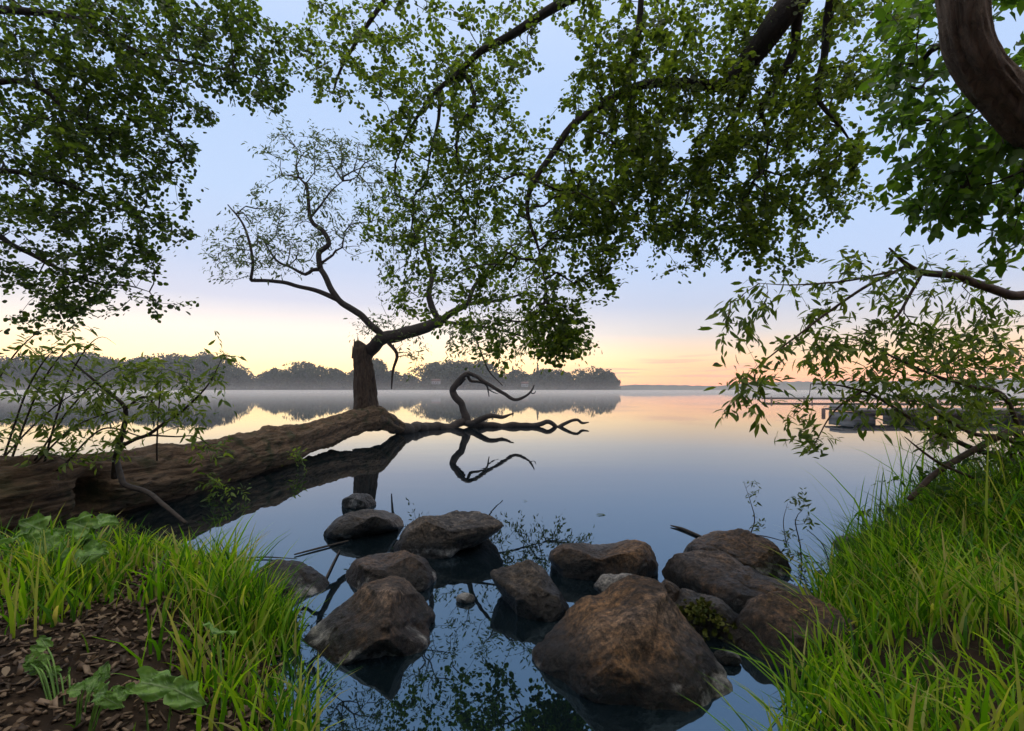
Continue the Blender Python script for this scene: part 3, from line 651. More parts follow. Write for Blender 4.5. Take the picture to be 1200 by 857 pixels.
# --- leafy tree at the upper left (trunk left of the frame)
rg = np.random.default_rng(44)
tz = float(ground_z(-7.6, 4.2))
lt = thing('bank_tree', (-7.6, 4.2, tz), 'dense small-leaved tree on the left bank filling the upper left of the view', 'tree')
make_limb(lt, [(-7.6,4.2,tz-.3),(-7.5,4.3,2),(-7.4,4.5,4.2),(-7.3,4.6,6.5),(-7.2,4.7,8.5)], [.3,.25,.2,.15,.06], M['bark_dark'], 'trunk', .15, 14, world=True)
LT = []
def ltl(rows, r, extra=()):
    p_ = [np.array(e, float) for e in extra]+limb_pts(rows); LT.append(make_limb(lt, p_, r, M['bark_dark'], world=True))
ltl([(-60,260,6),(20,290,6.2),(62,312,6.3),(110,332,6.3),(150,335,6.3),(175,342,6.3)], [.06,.04,.03,.022,.015,.010,.004], [(-7.5,4.4,2.4)])
ltl([(-50,100,6),(40,100,6.3),(100,150,6.5),(160,180,6.6),(205,215,6.6)], [.06,.04,.03,.022,.014,.005], [(-7.4,4.5,4.0)])
ltl([(-20,10,6),(80,20,6.4),(160,60,6.6),(230,75,6.7),(300,90,6.8)], [.06,.045,.035,.026,.018,.006], [(-7.35,4.6,5.0)])
ltl([(-40,200,6),(60,210,6.3),(130,240,6.4),(200,270,6.5)], [.05,.035,.028,.018,.005], [(-7.45,4.45,3.1)])
att = blobs([(20,20,90,60,90,5.4,7.2),(120,40,80,60,90,5.6,7.2),(40,120,90,60,110,5.4,7.2),(130,120,70,60,96,5.6,7.2),(190,90,45,50,50,5.8,7),(30,200,80,60,90,5.4,7),(120,200,70,55,84,5.6,7.2),(190,180,35,35,30,5.8,7),
             (30,280,80,55,70,5.4,7),(120,270,65,50,60,5.6,7),(190,250,35,35,18,5.8,7),(60,330,50,40,40,5.6,6.8),(140,310,55,30,30,5.6,6.8),(205,275,16,10,4,5.8,6.4),(100,355,60,18,14,5.6,6.6),(190,355,22,8,4,5.8,6.4),(50,372,36,10,8,5.6,6.4),
             (225,60,35,35,34,5.8,7),(230,135,20,14,10,6,7),(290,85,45,34,46,6,7.2),(320,115,24,16,14,6,7),(270,45,60,34,36,6,7.2),(340,60,24,24,14,6,7.2),(160,20,60,40,40,5.8,7.2),(250,10,70,30,34,6,7.2)], rg)
PX, par, tips = grow(LT, att, .3, .13, .012, .0, rg)
twig_mesh(PX, par, tips, .0026, lt, 'twigs', M['twig'], .018)
sprays(PX, par, tips, 23, .30, .054, 'round', lt, 'foliage', M['leaf_left'], .35, 1.0, rg, fill=.035)
adopt(lt)

# --- large-leaved tree at the upper right, a piece of its leaning trunk in the corner
rg = np.random.default_rng(55)
tz = float(ground_z(3.6, 1.7))
rt_ = thing('leaning_tree', (3.6, 1.7, tz), 'tree with a flaky brown leaning stem and large bright leaves in the upper right corner', 'tree')
tp, tr = spline([np.array((3.6,1.7,tz-.2)), np.array((3.45,2.0,1.2)), np.array((3.1,2.3,2.2)), P(1310,225,2.6), P(1232,165,2.55), P(1168,102,2.5), P(1138,58,2.45), P(1127,0,2.4), P(1124,-90,2.4)], [.13,.12,.115,.11,.105,.10,.10,.095,.09], .03)
b = MB(); b.tube(tp, tr, 72, .12, True, .16, 5, .16, .03); b.build('trunk', M['bark_right'], rt_)
LR = []
for rows, r in (([(1160,80,2.55),(1180,150,2.8),(1150,200,3),(1110,235,3.1)], [.03,.022,.015,.005]), ([(1180,90,2.6),(1150,120,2.9),(1100,140,3.1),(1050,140,3.2)], [.025,.018,.012,.004]), ([(1130,45,2.5),(1090,60,2.9),(1060,100,3.1)], [.025,.015,.005]),
                ([(1230,130,2.6),(1210,200,2.8),(1180,240,3)], [.025,.018,.006])):
    LR.append(make_limb(rt_, rows, r, M['bark_dark'], sides=7))
att = blobs([(1085,125,45,40,30,2.7,3.5),(1120,165,45,40,36,2.7,3.4),(1050,135,26,26,10,2.8,3.5),(1110,215,45,28,34,2.7,3.4),(1070,205,26,22,12,2.8,3.4),(1080,245,22,12,10,2.8,3.3),(1120,248,28,14,14,2.7,3.3),(1055,85,34,24,16,2.8,3.5),(1170,210,40,50,34,2.6,3.3),
             (1190,120,40,60,30,2.7,3.4),(1090,60,40,30,16,2.9,3.6),(1140,10,60,40,24,2.8,3.6),(1060,20,50,40,22,2.8,3.6),(1190,280,30,26,14,2.6,3.2)], rg)
PX, par, tips = grow(LR, att, .3, .08, .006, .0, rg)
twig_mesh(PX, par, tips, .002, rt_, 'twigs', M['twig'], .010)
sprays(PX, par, tips, 10, .20, .075, 'ovate', rt_, 'foliage', M['leaf_right'], .5, .9, rg, fill=.015)
adopt(rt_)

# --- willow bush at the right edge
rg = np.random.default_rng(66)
bz = float(ground_z(4.2, 4.4))
rb = thing('willow_bush', (4.2, 4.4, bz), 'narrow-leaved willow bush reaching in from the right edge over the water', 'bush')
LB = []
def rbl(rows, r, extra=(), name='limb'):
    p_ = [np.array(e, float) for e in extra]+limb_pts(rows); LB.append(make_limb(rb, p_, r, M['twig_red'] if name == 'limb' else M['twig'], name, .06, 7, .08, True))
rbl([(1230,372,4.0),(1180,345,3.9),(1140,331,3.8),(1121,324,3.8),(1082,320,3.7),(1062,310,3.7),(1042,291,3.6)], [.05,.042,.034,.030,.028,.024,.017,.006], [(4.5,4.4,.6)])
rbl([(1080,321,3.7),(1066,345,3.7),(1050,372,3.6),(1025,385,3.6),(1000,396,3.5)], [.012,.011,.009,.007,.003])
rbl([(1062,312,3.7),(1018,334,3.6),(970,366,3.5),(939,390,3.4),(900,420,3.4),(872,445,3.3)], [.013,.011,.009,.007,.005,.002])
rbl([(1045,318,3.7),(1000,328,3.5),(965,332,3.4),(925,334,3.3),(890,332,3.3)], [.009,.007,.006,.004,.002])
rbl([(1190,545,4.1),(1140,525,4),(1097,507,3.9),(1064,489,3.8),(1038,472,3.7),(1018,461,3.6),(985,452,3.5),(950,450,3.4)], [.030,.024,.020,.016,.013,.011,.009,.006,.003], [(4.3,4.35,.55)])
rbl([(1190,520,4),(1140,508,3.9),(1107,491,3.8),(1081,472,3.7),(1053,466,3.6),(1020,430,3.5)], [.022,.018,.015,.011,.009,.005,.003], [(4.4,4.3,.5)])
rbl([(1012,458,3.6),(984,476,3.5),(969,494,3.5),(955,520,3.4),(944,532,3.4)], [.007,.006,.005,.004,.002])
rbl([(1180,470,4),(1136,452,3.8),(1097,441,3.7),(1050,420,3.6),(1010,400,3.5),(960,395,3.5)], [.02,.018,.014,.011,.008,.005,.002], [(4.5,4.4,.6)])
rbl([(1190,505,4),(1140,528,3.9),(1097,555,3.8),(1066,585,3.7)], [.03,.027,.024,.02], [(4.4,4.5,.8)])
rbl([(1140,560,3.8),(1105,545,3.75),(1080,528,3.7),(1060,512,3.7)], [.012,.010,.008,.003])
att = blobs([(878,350,26,20,9,3.1,3.5),(868,388,28,12,9,3.1,3.5),(955,350,36,20,12,3.2,3.7),(1000,315,26,18,8,3.3,3.8),(1045,325,26,24,15,3.4,3.9),(880,438,30,18,14,3.1,3.5),(872,468,22,12,7,3.1,3.4),(950,400,40,22,18,3.2,3.7),(1000,420,55,36,30,3.3,3.9),
             (1050,405,48,30,22,3.3,4),(1095,430,48,48,42,3.4,4.2),(1130,395,38,46,32,3.5,4.3),(1120,480,38,36,32,3.5,4.2),(1060,470,36,24,20,3.4,4),(948,512,16,20,9,3.3,3.5),(932,480,14,16,5,3.3,3.5),(1005,475,26,18,10,3.4,3.8),(1175,425,50,80,70,3.6,4.5),(1090,300,20,14,5,3.5,3.9),
             (1100,350,34,24,10,3.5,4),(1150,320,34,30,12,3.6,4.2),(1040,365,30,16,8,3.4,3.9),(1180,530,40,30,20,3.7,4.3),(1100,515,34,16,10,3.6,4)], rg)
PX, par, tips = grow(LB, att, .25, .07, .006, .03, rg)
twig_mesh(PX, par, tips, .0014, rb, 'twigs', M['twig_red'], .006)
sprays(PX, par, tips, 10, .24, .085, 'lance', rb, 'foliage', M['leaf_bush'], .45, .8, rg, fill=.012)
adopt(rb)

# --- willow shoots growing off the fallen trunk
rg = np.random.default_rng(77)
ws = thing('willow_shoots', P(137, 545, 5.3), 'tangle of young willow shoots sprouting beside the fallen trunk at the left edge', 'bush')
LS = []
def wsl(rows, r, name='limb'): LS.append(make_limb(ws, rows, r, M['twig'], name, .06, 7, .08))
wsl([(134,560,5.1),(137,533,5.0),(145,507,4.95),(147,478,4.9),(125,458,4.9),(106,442,4.8),(80,420,4.8)], [.030,.027,.024,.020,.016,.011,.004])
wsl([(147,480,4.9),(165,466,4.8),(178,470,4.8),(180,500,4.8)], [.013,.011,.009,.004])
wsl([(140,525,5.0),(160,515,4.9),(175,509,4.8),(195,494,4.8),(214,481,4.7),(243,452,4.6),(262,416,4.6)], [.02,.018,.016,.013,.011,.007,.002])
wsl([(184,540,5.0),(184,520,4.9),(187,468,4.8),(190,429,4.7)], [.008,.008,.006,.002])
wsl([(176,510,4.8),(205,512,4.8),(230,512,4.7),(255,530,4.7)], [.010,.007,.005,.002])
for k, (x0, x1, y1) in enumerate(((10,95,402),(30,150,428),(50,120,395),(0,70,410),(20,170,470),(-40,60,385),(-50,20,420),(55,210,500),(-20,110,455))):
    ym = min(545, y1+95)
    wsl([(x0,552,4.9+.03*k),(x0+.10*(x1-x0),.5*(552+ym),4.85),(x0+.42*(x1-x0),ym-42,4.8),(x0+.75*(x1-x0),y1+12,4.7),(x1,y1,4.65),(x1+16,y1+9,4.62)], [.012,.010,.008,.005,.0025,.001])
wsl([(137,541,4.95),(140,556,4.8),(146,569,4.7),(171,577,4.55),(191,592,4.35),(218,613,4.15)], [.026,.026,.025,.022,.02,.015], 'dead_branch')
att = blobs([(85,435,40,34,22,4.5,5.1),(140,455,46,36,36,4.5,5.1),(190,455,46,36,36,4.4,5),(238,442,32,24,18,4.4,4.8),(215,488,26,16,12,4.5,4.9),(90,490,40,30,26,4.5,5.1),(240,527,30,8,8,4.6,4.9),(30,450,50,50,36,4.5,5.1),(80,396,30,16,7,4.6,5),(262,420,8,10,4,4.5,4.7),
             (150,515,30,16,12,4.6,5),(90,530,36,14,12,4.6,5),(20,520,40,30,16,4.6,5)], rg)
PX, par, tips = grow(LS[:-1], att, .25, .08, .008, .02, rg)
twig_mesh(PX, par, tips, .0016, ws, 'twigs', M['twig'], .007)
sprays(PX, par, tips, 10, .26, .085, 'lance', ws, 'foliage', M['leaf_bush'], .35, .85, rg, fill=.012)
adopt(ws)

def sprig(name, label, stem_rows, r, att_specs, nl, length, size, mat, rg, cat='sprig', shape='lance'):
    root = thing(name, limb_pts(stem_rows[0])[0], label, cat)
    ls = [make_limb(root, rows, rr, M['twig'], 'stem', .05, 6, .05) for rows, rr in zip(stem_rows, r)]
    att = blobs(att_specs, rg)
    PX, par, tips = grow(ls, att, .2, .06, .004, .0, rg)
    twig_mesh(PX, par, tips, .0012, root, 'twigs', M['twig'], .004)
    sprays(PX, par, tips, nl, length, size, shape, root, 'leaves', mat, .3, .9, rg, fill=.008)
    adopt(root)
rg = np.random.default_rng(88)
sprig('willow_sprig', 'leafy sprig low on the side of the trunk, the one nearest the bank', [[(235,560,6.75),(250,562,6.6),(275,570,6.5)]], [[.008,.006,.002]], [(262,570,32,11,16,6.3,6.7)], 9, .2, .08, M['leaf_bush'], rg)
sprig('willow_sprig', 'small bright leafy sprig on the trunk, halfway to the upright stub', [[(332,538,9.0),(342,537,8.9),(352,532,8.8)]], [[.008,.006,.002]], [(343,535,14,9,9,8.7,9)], 9, .22, .09, M['leaf_bush'], rg)
sprig('water_twig', 'thin leafy twig standing in the water behind the right-hand boulders, the left one', [[(872,642,4.6),(884,612,4.6),(880,590,4.6),(872,566,4.6)], [(868,634,4.5),(890,628,4.55),(925,636,4.6)]], [[.006,.005,.003,.001], [.006,.006,.003]],
      [(878,575,12,14,7,4.5,4.7),(885,614,10,14,5,4.5,4.7)], 7, .12, .05, M['leaf_willow'], rg)
sprig('water_twig', 'leafy dark twig trailing in the water just left of the right bank', [[(940,672,4.1),(938,640,4.1),(932,610,4.1),(940,598,4.1)], [(922,640,4.2),(918,612,4.2),(923,590,4.2)], [(975,676,4.0),(965,640,4.0),(945,620,4.0)]], [[.006,.005,.004,.002], [.004,.003,.001], [.005,.004,.002]],
      [(938,600,16,18,9,4,4.3),(930,645,14,22,10,4,4.2),(958,665,18,14,9,3.9,4.1)], 8, .13, .055, M['leaf_willow'], rg)

# ------------------------------------------------------------------ boulders
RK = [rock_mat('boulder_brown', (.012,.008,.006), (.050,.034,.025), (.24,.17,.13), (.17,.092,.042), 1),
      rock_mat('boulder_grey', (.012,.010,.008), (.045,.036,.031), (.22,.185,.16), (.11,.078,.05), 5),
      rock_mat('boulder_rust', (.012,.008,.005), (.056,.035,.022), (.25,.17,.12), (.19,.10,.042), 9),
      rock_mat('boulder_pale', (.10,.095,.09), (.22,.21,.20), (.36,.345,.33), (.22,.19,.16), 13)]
def ray_poly(poly, c, th):
    d = np.array([math.cos(th), math.sin(th)]); best = 0
    for a, b in zip(poly, np.roll(poly, -1, 0)):
        e = b-a; den = d[0]*(-e[1])+d[1]*e[0]
        if abs(den) < 1e-9: continue
        w = a-c; t = (w[0]*(-e[1])+w[1]*e[0])/den; s = (d[0]*w[1]-d[1]*w[0])/den
        if 0 <= s <= 1 and t > best: best = t
    return best
def icos(sub):
    bm = bmesh.new(); bmesh.ops.create_icosphere(bm, subdivisions=sub, radius=1.0)
    v = np.array([x.co[:] for x in bm.verts]); f = np.array([[a.index for a in q.verts] for q in bm.faces]); bm.free(); return v, f
ICO = icos(6); ICO5 = icos(5)
def boulder(label, out, dc, thick, mat, seed, facets=(), rough=.075, name='boulder', sub=6, group='boulders at the water\'s edge', bumps=()):
    """out: silhouette in photograph pixels, dc: distance of the middle, thick: half depth in metres"""
    poly = np.array(out, float); poly[:, 1] *= -1
    c = np.array([(poly[:, 0].min()+poly[:, 0].max())/2, (poly[:, 1].min()+poly[:, 1].max())/2])
    ths = np.linspace(0, 2*math.pi, 241); R = np.array([ray_poly(poly, c, t) for t in ths])
    k = np.ones(7)/7; R[:-1] = np.convolve(np.concatenate([R[-4:-1], R[:-1], R[:3]]), k, 'valid')
    R[-1] = R[0]
    s = dc/F; ctr = P(c[0], -c[1], dc); fwd = ctr-np.array([0, 0, CZ]); fwd /= np.linalg.norm(fwd)
    r_ = np.cross(fwd, [0, 0, 1]); r_ /= np.linalg.norm(r_); u_ = np.cross(r_, fwd)
    v, f = ICO if sub == 6 else ICO5
    v = v.copy()
    rg = np.random.default_rng(seed)
    fl = list(facets)
    for _ in range(7):
        nn = rg.normal(size=3); nn[2] = -abs(nn[2])-.35; nn /= np.linalg.norm(nn); fl.append((*nn, rg.uniform(.68, .88)))
    for a, b_, c_, lim in fl:
        nn = np.array([a, b_, c_]); nn = nn/np.linalg.norm(nn); e_ = v@nn-lim; v = v-np.outer(np.maximum(e_, 0)*.96, nn)
    th = np.arctan2(v[:, 1], v[:, 0]) % (2*math.pi); rho = np.hypot(v[:, 0], v[:, 1])
    Rr = np.interp(th, ths, R)*s
    q = ctr+(Rr*rho*np.cos(th))[:, None]*r_+(Rr*rho*np.sin(th))[:, None]*u_+(v[:, 2]*thick)[:, None]*fwd
    size = np.median(R)*s
    for bx_, by_, br_, bh_ in bumps:      # shoulders, knobs and hollows of this stone
        lx = (q-ctr)@r_/s+c[0]; ly = (q-ctr)@u_/s+c[1]
        w = np.exp(-(((lx-bx_)**2+(ly+by_)**2)/br_**2)**1.8)*np.clip(-v[:, 2]*3+.3, 0, 1)
        q = q-fwd*(w*bh_)[:, None]
    nrm = q-ctr; nrm /= np.linalg.norm(nrm, axis=1, keepdims=True)
    def hn(p):
        a_ = p/size; o_ = np.array([seed*7.3, seed*1.1, 0])
        w_ = np.array(mnoise.noise_vector(Vector(a_*.8+o_)))*.35
        rd = abs(mnoise.noise(Vector(a_*1.15+w_+o_+3)))
        return (.5*mnoise.fractal(Vector(a_*.6+o_), 1.0, 2.1, 2)-.42*max(0, .12-rd)/.12+.42*mnoise.fractal(Vector(a_*2.6+w_+o_), .9, 2.1, 4)
                +.24*mnoise.fractal(Vector(a_*8+o_), .6, 2.1, 5))
    dsp = np.array([hn(p) for p in q])
    q = q+nrm*(dsp*size*rough*1.3)[:, None]
    o = mesh_np(name, q-ctr, f, mat, None, True); o.location = Vector(ctr)
    return tag(o, label, 'rock', group)
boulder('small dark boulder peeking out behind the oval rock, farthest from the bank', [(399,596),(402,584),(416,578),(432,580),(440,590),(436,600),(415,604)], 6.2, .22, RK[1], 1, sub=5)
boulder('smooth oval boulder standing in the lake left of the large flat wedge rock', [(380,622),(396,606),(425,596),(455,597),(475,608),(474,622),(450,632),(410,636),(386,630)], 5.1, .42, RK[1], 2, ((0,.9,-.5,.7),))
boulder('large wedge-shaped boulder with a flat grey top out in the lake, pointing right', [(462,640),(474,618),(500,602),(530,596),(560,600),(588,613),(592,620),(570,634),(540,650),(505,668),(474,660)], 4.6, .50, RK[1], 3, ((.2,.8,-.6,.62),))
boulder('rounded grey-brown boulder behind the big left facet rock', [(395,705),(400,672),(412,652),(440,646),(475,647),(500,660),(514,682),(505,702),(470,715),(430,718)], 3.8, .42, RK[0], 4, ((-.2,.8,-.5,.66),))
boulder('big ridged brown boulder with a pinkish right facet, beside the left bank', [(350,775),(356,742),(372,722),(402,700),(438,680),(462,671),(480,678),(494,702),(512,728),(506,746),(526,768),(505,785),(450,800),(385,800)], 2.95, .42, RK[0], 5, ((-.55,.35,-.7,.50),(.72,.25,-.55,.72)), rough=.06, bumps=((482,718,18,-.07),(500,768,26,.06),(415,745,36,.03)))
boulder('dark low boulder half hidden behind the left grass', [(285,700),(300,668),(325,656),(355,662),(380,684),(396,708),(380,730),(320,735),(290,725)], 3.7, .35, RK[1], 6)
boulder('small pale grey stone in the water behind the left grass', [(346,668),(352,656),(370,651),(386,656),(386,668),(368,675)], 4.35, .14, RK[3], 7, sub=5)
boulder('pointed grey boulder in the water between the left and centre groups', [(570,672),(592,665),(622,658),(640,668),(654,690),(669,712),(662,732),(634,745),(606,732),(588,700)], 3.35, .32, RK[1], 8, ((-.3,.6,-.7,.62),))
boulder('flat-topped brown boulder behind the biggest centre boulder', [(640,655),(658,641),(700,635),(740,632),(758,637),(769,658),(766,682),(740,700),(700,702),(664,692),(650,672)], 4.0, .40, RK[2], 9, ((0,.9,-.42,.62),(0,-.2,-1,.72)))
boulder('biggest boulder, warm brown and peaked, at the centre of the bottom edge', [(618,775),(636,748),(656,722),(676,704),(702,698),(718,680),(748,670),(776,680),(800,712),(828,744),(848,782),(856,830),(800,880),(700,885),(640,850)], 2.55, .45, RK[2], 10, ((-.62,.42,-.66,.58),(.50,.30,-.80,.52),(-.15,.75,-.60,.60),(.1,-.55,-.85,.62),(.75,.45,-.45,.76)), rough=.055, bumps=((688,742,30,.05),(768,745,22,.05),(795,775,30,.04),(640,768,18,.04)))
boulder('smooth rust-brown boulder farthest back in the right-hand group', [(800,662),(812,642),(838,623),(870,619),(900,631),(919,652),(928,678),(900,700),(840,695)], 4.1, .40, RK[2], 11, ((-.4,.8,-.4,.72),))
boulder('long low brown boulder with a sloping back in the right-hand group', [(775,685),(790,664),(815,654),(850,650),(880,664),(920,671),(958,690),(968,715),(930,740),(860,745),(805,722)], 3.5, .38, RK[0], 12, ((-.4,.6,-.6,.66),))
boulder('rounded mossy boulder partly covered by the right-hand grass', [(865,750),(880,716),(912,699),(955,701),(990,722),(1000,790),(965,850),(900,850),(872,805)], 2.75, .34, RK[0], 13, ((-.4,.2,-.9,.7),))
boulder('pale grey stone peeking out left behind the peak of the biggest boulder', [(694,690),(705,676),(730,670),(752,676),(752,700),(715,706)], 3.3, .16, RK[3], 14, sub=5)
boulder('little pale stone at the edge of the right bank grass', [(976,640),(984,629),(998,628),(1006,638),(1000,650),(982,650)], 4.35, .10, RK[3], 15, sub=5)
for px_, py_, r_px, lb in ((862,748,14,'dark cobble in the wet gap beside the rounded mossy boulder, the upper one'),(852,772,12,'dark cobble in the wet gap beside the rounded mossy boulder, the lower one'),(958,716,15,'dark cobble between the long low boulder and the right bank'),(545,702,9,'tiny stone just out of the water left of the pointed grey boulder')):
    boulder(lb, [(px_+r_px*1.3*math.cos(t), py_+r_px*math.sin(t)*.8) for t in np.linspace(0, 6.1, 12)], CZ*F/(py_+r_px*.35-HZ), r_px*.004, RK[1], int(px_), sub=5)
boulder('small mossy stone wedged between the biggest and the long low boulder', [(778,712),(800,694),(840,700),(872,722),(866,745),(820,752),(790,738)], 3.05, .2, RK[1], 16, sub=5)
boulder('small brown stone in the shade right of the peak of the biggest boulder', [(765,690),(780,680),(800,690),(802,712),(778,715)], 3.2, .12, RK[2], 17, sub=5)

# ------------------------------------------------------------------ ground cover
def grass(name, x, y, h, w, lean, rg, mat, label, bend=.6, lodir=None):
    n = len(x); z = ground_z(x, y)-.02
    az = rg.uniform(0, 2*math.pi, n); dx, dy = np.cos(az), np.sin(az)
    if lodir is not None: dx = dx+lodir[0]; dy = dy+lodir[1]
    faz = rg.uniform(0, math.pi, n); wx, wy = np.cos(faz), np.sin(faz)
    ts = np.array([0, .3, .6, .85, 1.0]); ws_ = np.array([.8, 1, .8, .45, 0.0])
    ln = h*lean*rg.uniform(.2, 1.2, n)
    V = np.zeros((n, 9, 3)); k = 0
    for t, wv_ in zip(ts, ws_):
        cx = x+dx*ln*t**2; cy = y+dy*ln*t**2; cz_ = z+h*(t-bend*.35*t**3*np.minimum(ln/h, 1.4))
        if t < 1:
            V[:, k, :] = np.stack([cx-wx*w*wv_, cy-wy*w*wv_, cz_], -1); V[:, k+1, :] = np.stack([cx+wx*w*wv_, cy+wy*w*wv_, cz_], -1); k += 2
        else: V[:, 8, :] = np.stack([cx, cy, cz_], -1)
    q = np.array([[0,1,3,2],[2,3,5,4],[4,5,7,6]]); t_ = np.array([[6,7,8]]); off = np.arange(n)*9
    o = mesh_np(name, V.reshape(-1, 3), [(q[None]+off[:, None, None]).reshape(-1, 4), (t_[None]+off[:, None, None]).reshape(-1, 3)], mat)
    return tag(o, label, 'grass', kind='stuff')
def scatter(n, x0, x1, y0, y1, rg, keep):
    x = rg.uniform(x0, x1, n); y = rg.uniform(y0, y1, n); d = shore_dist(x, y); k = rg.uniform(0, 1, n) < keep(x, y, d)
    return x[k], y[k]
rg = np.random.default_rng(99)
def clump(x, y, f=2.3, o=0.0):
    """0..1 tussock pattern"""
    return np.array([.5+.5*mnoise.noise(Vector((a*f+o, b*f, o)))*1.6 for a, b in zip(x, y)]).clip(0, 1)
x, y = scatter(43000, -4.2, -.75, 1.85, 5.4, rg, lambda x, y, d: np.where(d > -.03, np.clip(np.maximum(1.1-(d/.60)**2, np.where(y < 3.4, (y-2.32+.25*np.sin(x*5)+.12*np.sin(x*13+y*7))/.3, .35)), 0, 1)*.6, 0)*np.where(y < 2.1, .4, 1)*np.where(x < -2.3, .35, 1))
c = clump(x, y); k = rg.uniform(0, 1, len(x)) < .25+.9*c; x, y, c = x[k], y[k], c[k]
grass('grass', x, y, (.15+.34*c)*rg.uniform(.4, 1.25, len(x))*np.clip((3.75-y)/.9, .22, 1), .0068*rg.uniform(.6, 1.35, len(x)), .65, rg, M['grass'], 'bright green grass on the left bank along the water', .75)
x, y = scatter(6000, -4.6, -1.0, 1.5, 4.8, rg, lambda x, y, d: np.where(d > .5, .05+.40*(x < -2.2), 0))
c = clump(x, y, 1.7, 4); k = rg.uniform(0, 1, len(x)) < c*1.2-.2; x, y, c = x[k], y[k], c[k]
grass('grass', x, y, .18*rg.uniform(.4, 1.3, len(x)), .0048*rg.uniform(.6, 1.3, len(x)), .9, rg, M['grass_dark'], 'thin grass on the bare ground of the left bank')
x, y = scatter(19000, .85, 4.8, 1.4, 4.0, rg, lambda x, y, d: np.where(d > -.02, .75, 0))
c = clump(x, y, 2.0, 9); k = rg.uniform(0, 1, len(x)) < .10+1.1*c; x, y, c = x[k], y[k], c[k]
grass('grass', x, y, (.16+.34*c)*rg.uniform(.4, 1.25, len(x)), .0064*rg.uniform(.55, 1.35, len(x)), .7, rg, M['grass'], 'bright green grass on the right bank in front', .8, (-.35, -.1))
x, y = scatter(9000, 2.3, 6.0, 3.3, 5.6, rg, lambda x, y, d: np.where(d > .02, .8, 0))
c = clump(x, y, 1.9, 2); k = rg.uniform(0, 1, len(x)) < .1+1.0*c; x, y, c = x[k], y[k], c[k]
grass('tall_grass', x, y, (.16+.28*c)*rg.uniform(.4, 1.3, len(x)), .0055*rg.uniform(.6, 1.3, len(x)), .7, rg, M['grass_dark'], 'tall dark grass and weeds on the mound of the right bank', .8, (-.25, 0))
x, y = scatter(330, 2.4, 4.8, 3.1, 4.8, rg, lambda x, y, d: np.where(d > .03, .5, 0))
grass('tall_grass', x, y, .8*rg.uniform(.55, 1.2, len(x)), .0062*rg.uniform(.7, 1.3, len(x)), .55, rg, M['grass'], 'long single grass blades rising above the right bank', 1.0, (-.4, 0))

# leafy weeds on the mound
def weed(x, y, h, label, rg, n=26, ls=.055):
    z = float(ground_z(x, y)); r = thing('weed_plant', (x, y, z), label, 'plant', 'weeds on the right bank'); st = []
    for k in range(6):
        a = rg.uniform(0, 6.28); st.append(make_limb(r, [np.array((x, y, z-.02)), np.array((x+.05*math.cos(a), y+.05*math.sin(a), z+h*.4)), np.array((x+.16*math.cos(a), y+.16*math.sin(a), z+h*rg.uniform(.7, 1)))], [.004,.003,.0015], M['grass_dark'], 'stem', .05, 5, 0, True))
    att = np.array([[x+rg.normal()*.14, y+rg.normal()*.14, z+h*rg.uniform(.25, 1.05)] for _ in range(n)])
    PX, par, tips = grow(st, att, .2, .05, .004, .0, rg); twig_mesh(PX, par, tips, .0012, r, 'twigs', M['grass_dark'], .003)
    sprays(PX, par, tips, 9, .13, ls, 'ovate', r, 'foliage', M['grass_dark'], .2, 1.0, rg, fill=.01); adopt(r)
weed(3.55, 3.75, .55, 'bushy leafy weed on the mound beneath the willow bush, at the right edge', rg, 34)
weed(3.05, 3.75, .42, 'bushy leafy weed at the water side of the right mound', rg, 26)
weed(3.3, 3.15, .40, 'leafy weed in front of the mound at the right edge of the view', rg, 26, .06)

# wood chips and litter
n = 5200; x = rg.uniform(-3.2, -.85, n); y = rg.uniform(1.45, 3.8, n); d = shore_dist(x, y); k = d > .05; x, y = x[k], y[k]; n = len(x)
z = ground_z(x, y)+rg.uniform(.002, .018, n)
az = rg.uniform(0, math.pi, n); ln = .005+.030*rg.uniform(0, 1, n)**2; wd = .002+.008*rg.uniform(0, 1, n)**2; th = .003
dx = np.stack([np.cos(az), np.sin(az), rg.normal(0, .38, n)], -1); dy = np.stack([-np.sin(az), np.cos(az), rg.normal(0, .45, n)], -1); dz = np.cross(dx, dy)
cc = np.stack([x, y, z], -1); V = []
for sz in (-1, 1):
    for sy, sx_ in ((-1,-1),(-1,1),(1,1),(1,-1)): V.append(cc+dx*(ln*sx_*(.8 if sy > 0 else 1))[:, None]+dy*(wd*sy)[:, None]+dz*th*sz)
V = np.stack(V, 1); q = np.array([[3,2,1,0],[4,5,6,7],[0,1,5,4],[1,2,6,5],[2,3,7,6],[3,0,4,7]])
tag(mesh_np('wood_chips', V.reshape(-1, 3), (q[None]+(np.arange(n)*8)[:, None, None]).reshape(-1, 4), M['chip']), 'brown wood chips and dead leaves covering the left bank', 'wood chips', kind='stuff')

n = 1500; x = rg.uniform(-3.2, -.85, n); y = rg.uniform(1.45, 4.2, n); k = shore_dist(x, y) > .03; x, y = x[k], y[k]; n = len(x)
ob = leaves(np.stack([x, y, ground_z(x, y)+rg.uniform(.004, .03, n)], -1), np.stack([rg.normal(size=n), rg.normal(size=n), rg.normal(size=n)*.25], -1), np.stack([rg.normal(size=n)*.4, rg.normal(size=n)*.4, np.ones(n)], -1), rg.uniform(.018, .05, n), 'ovate', None, 'leaf_litter', M['litter'])
tag(ob, 'dead brown leaves scattered over the left bank', 'leaf litter', kind='stuff')

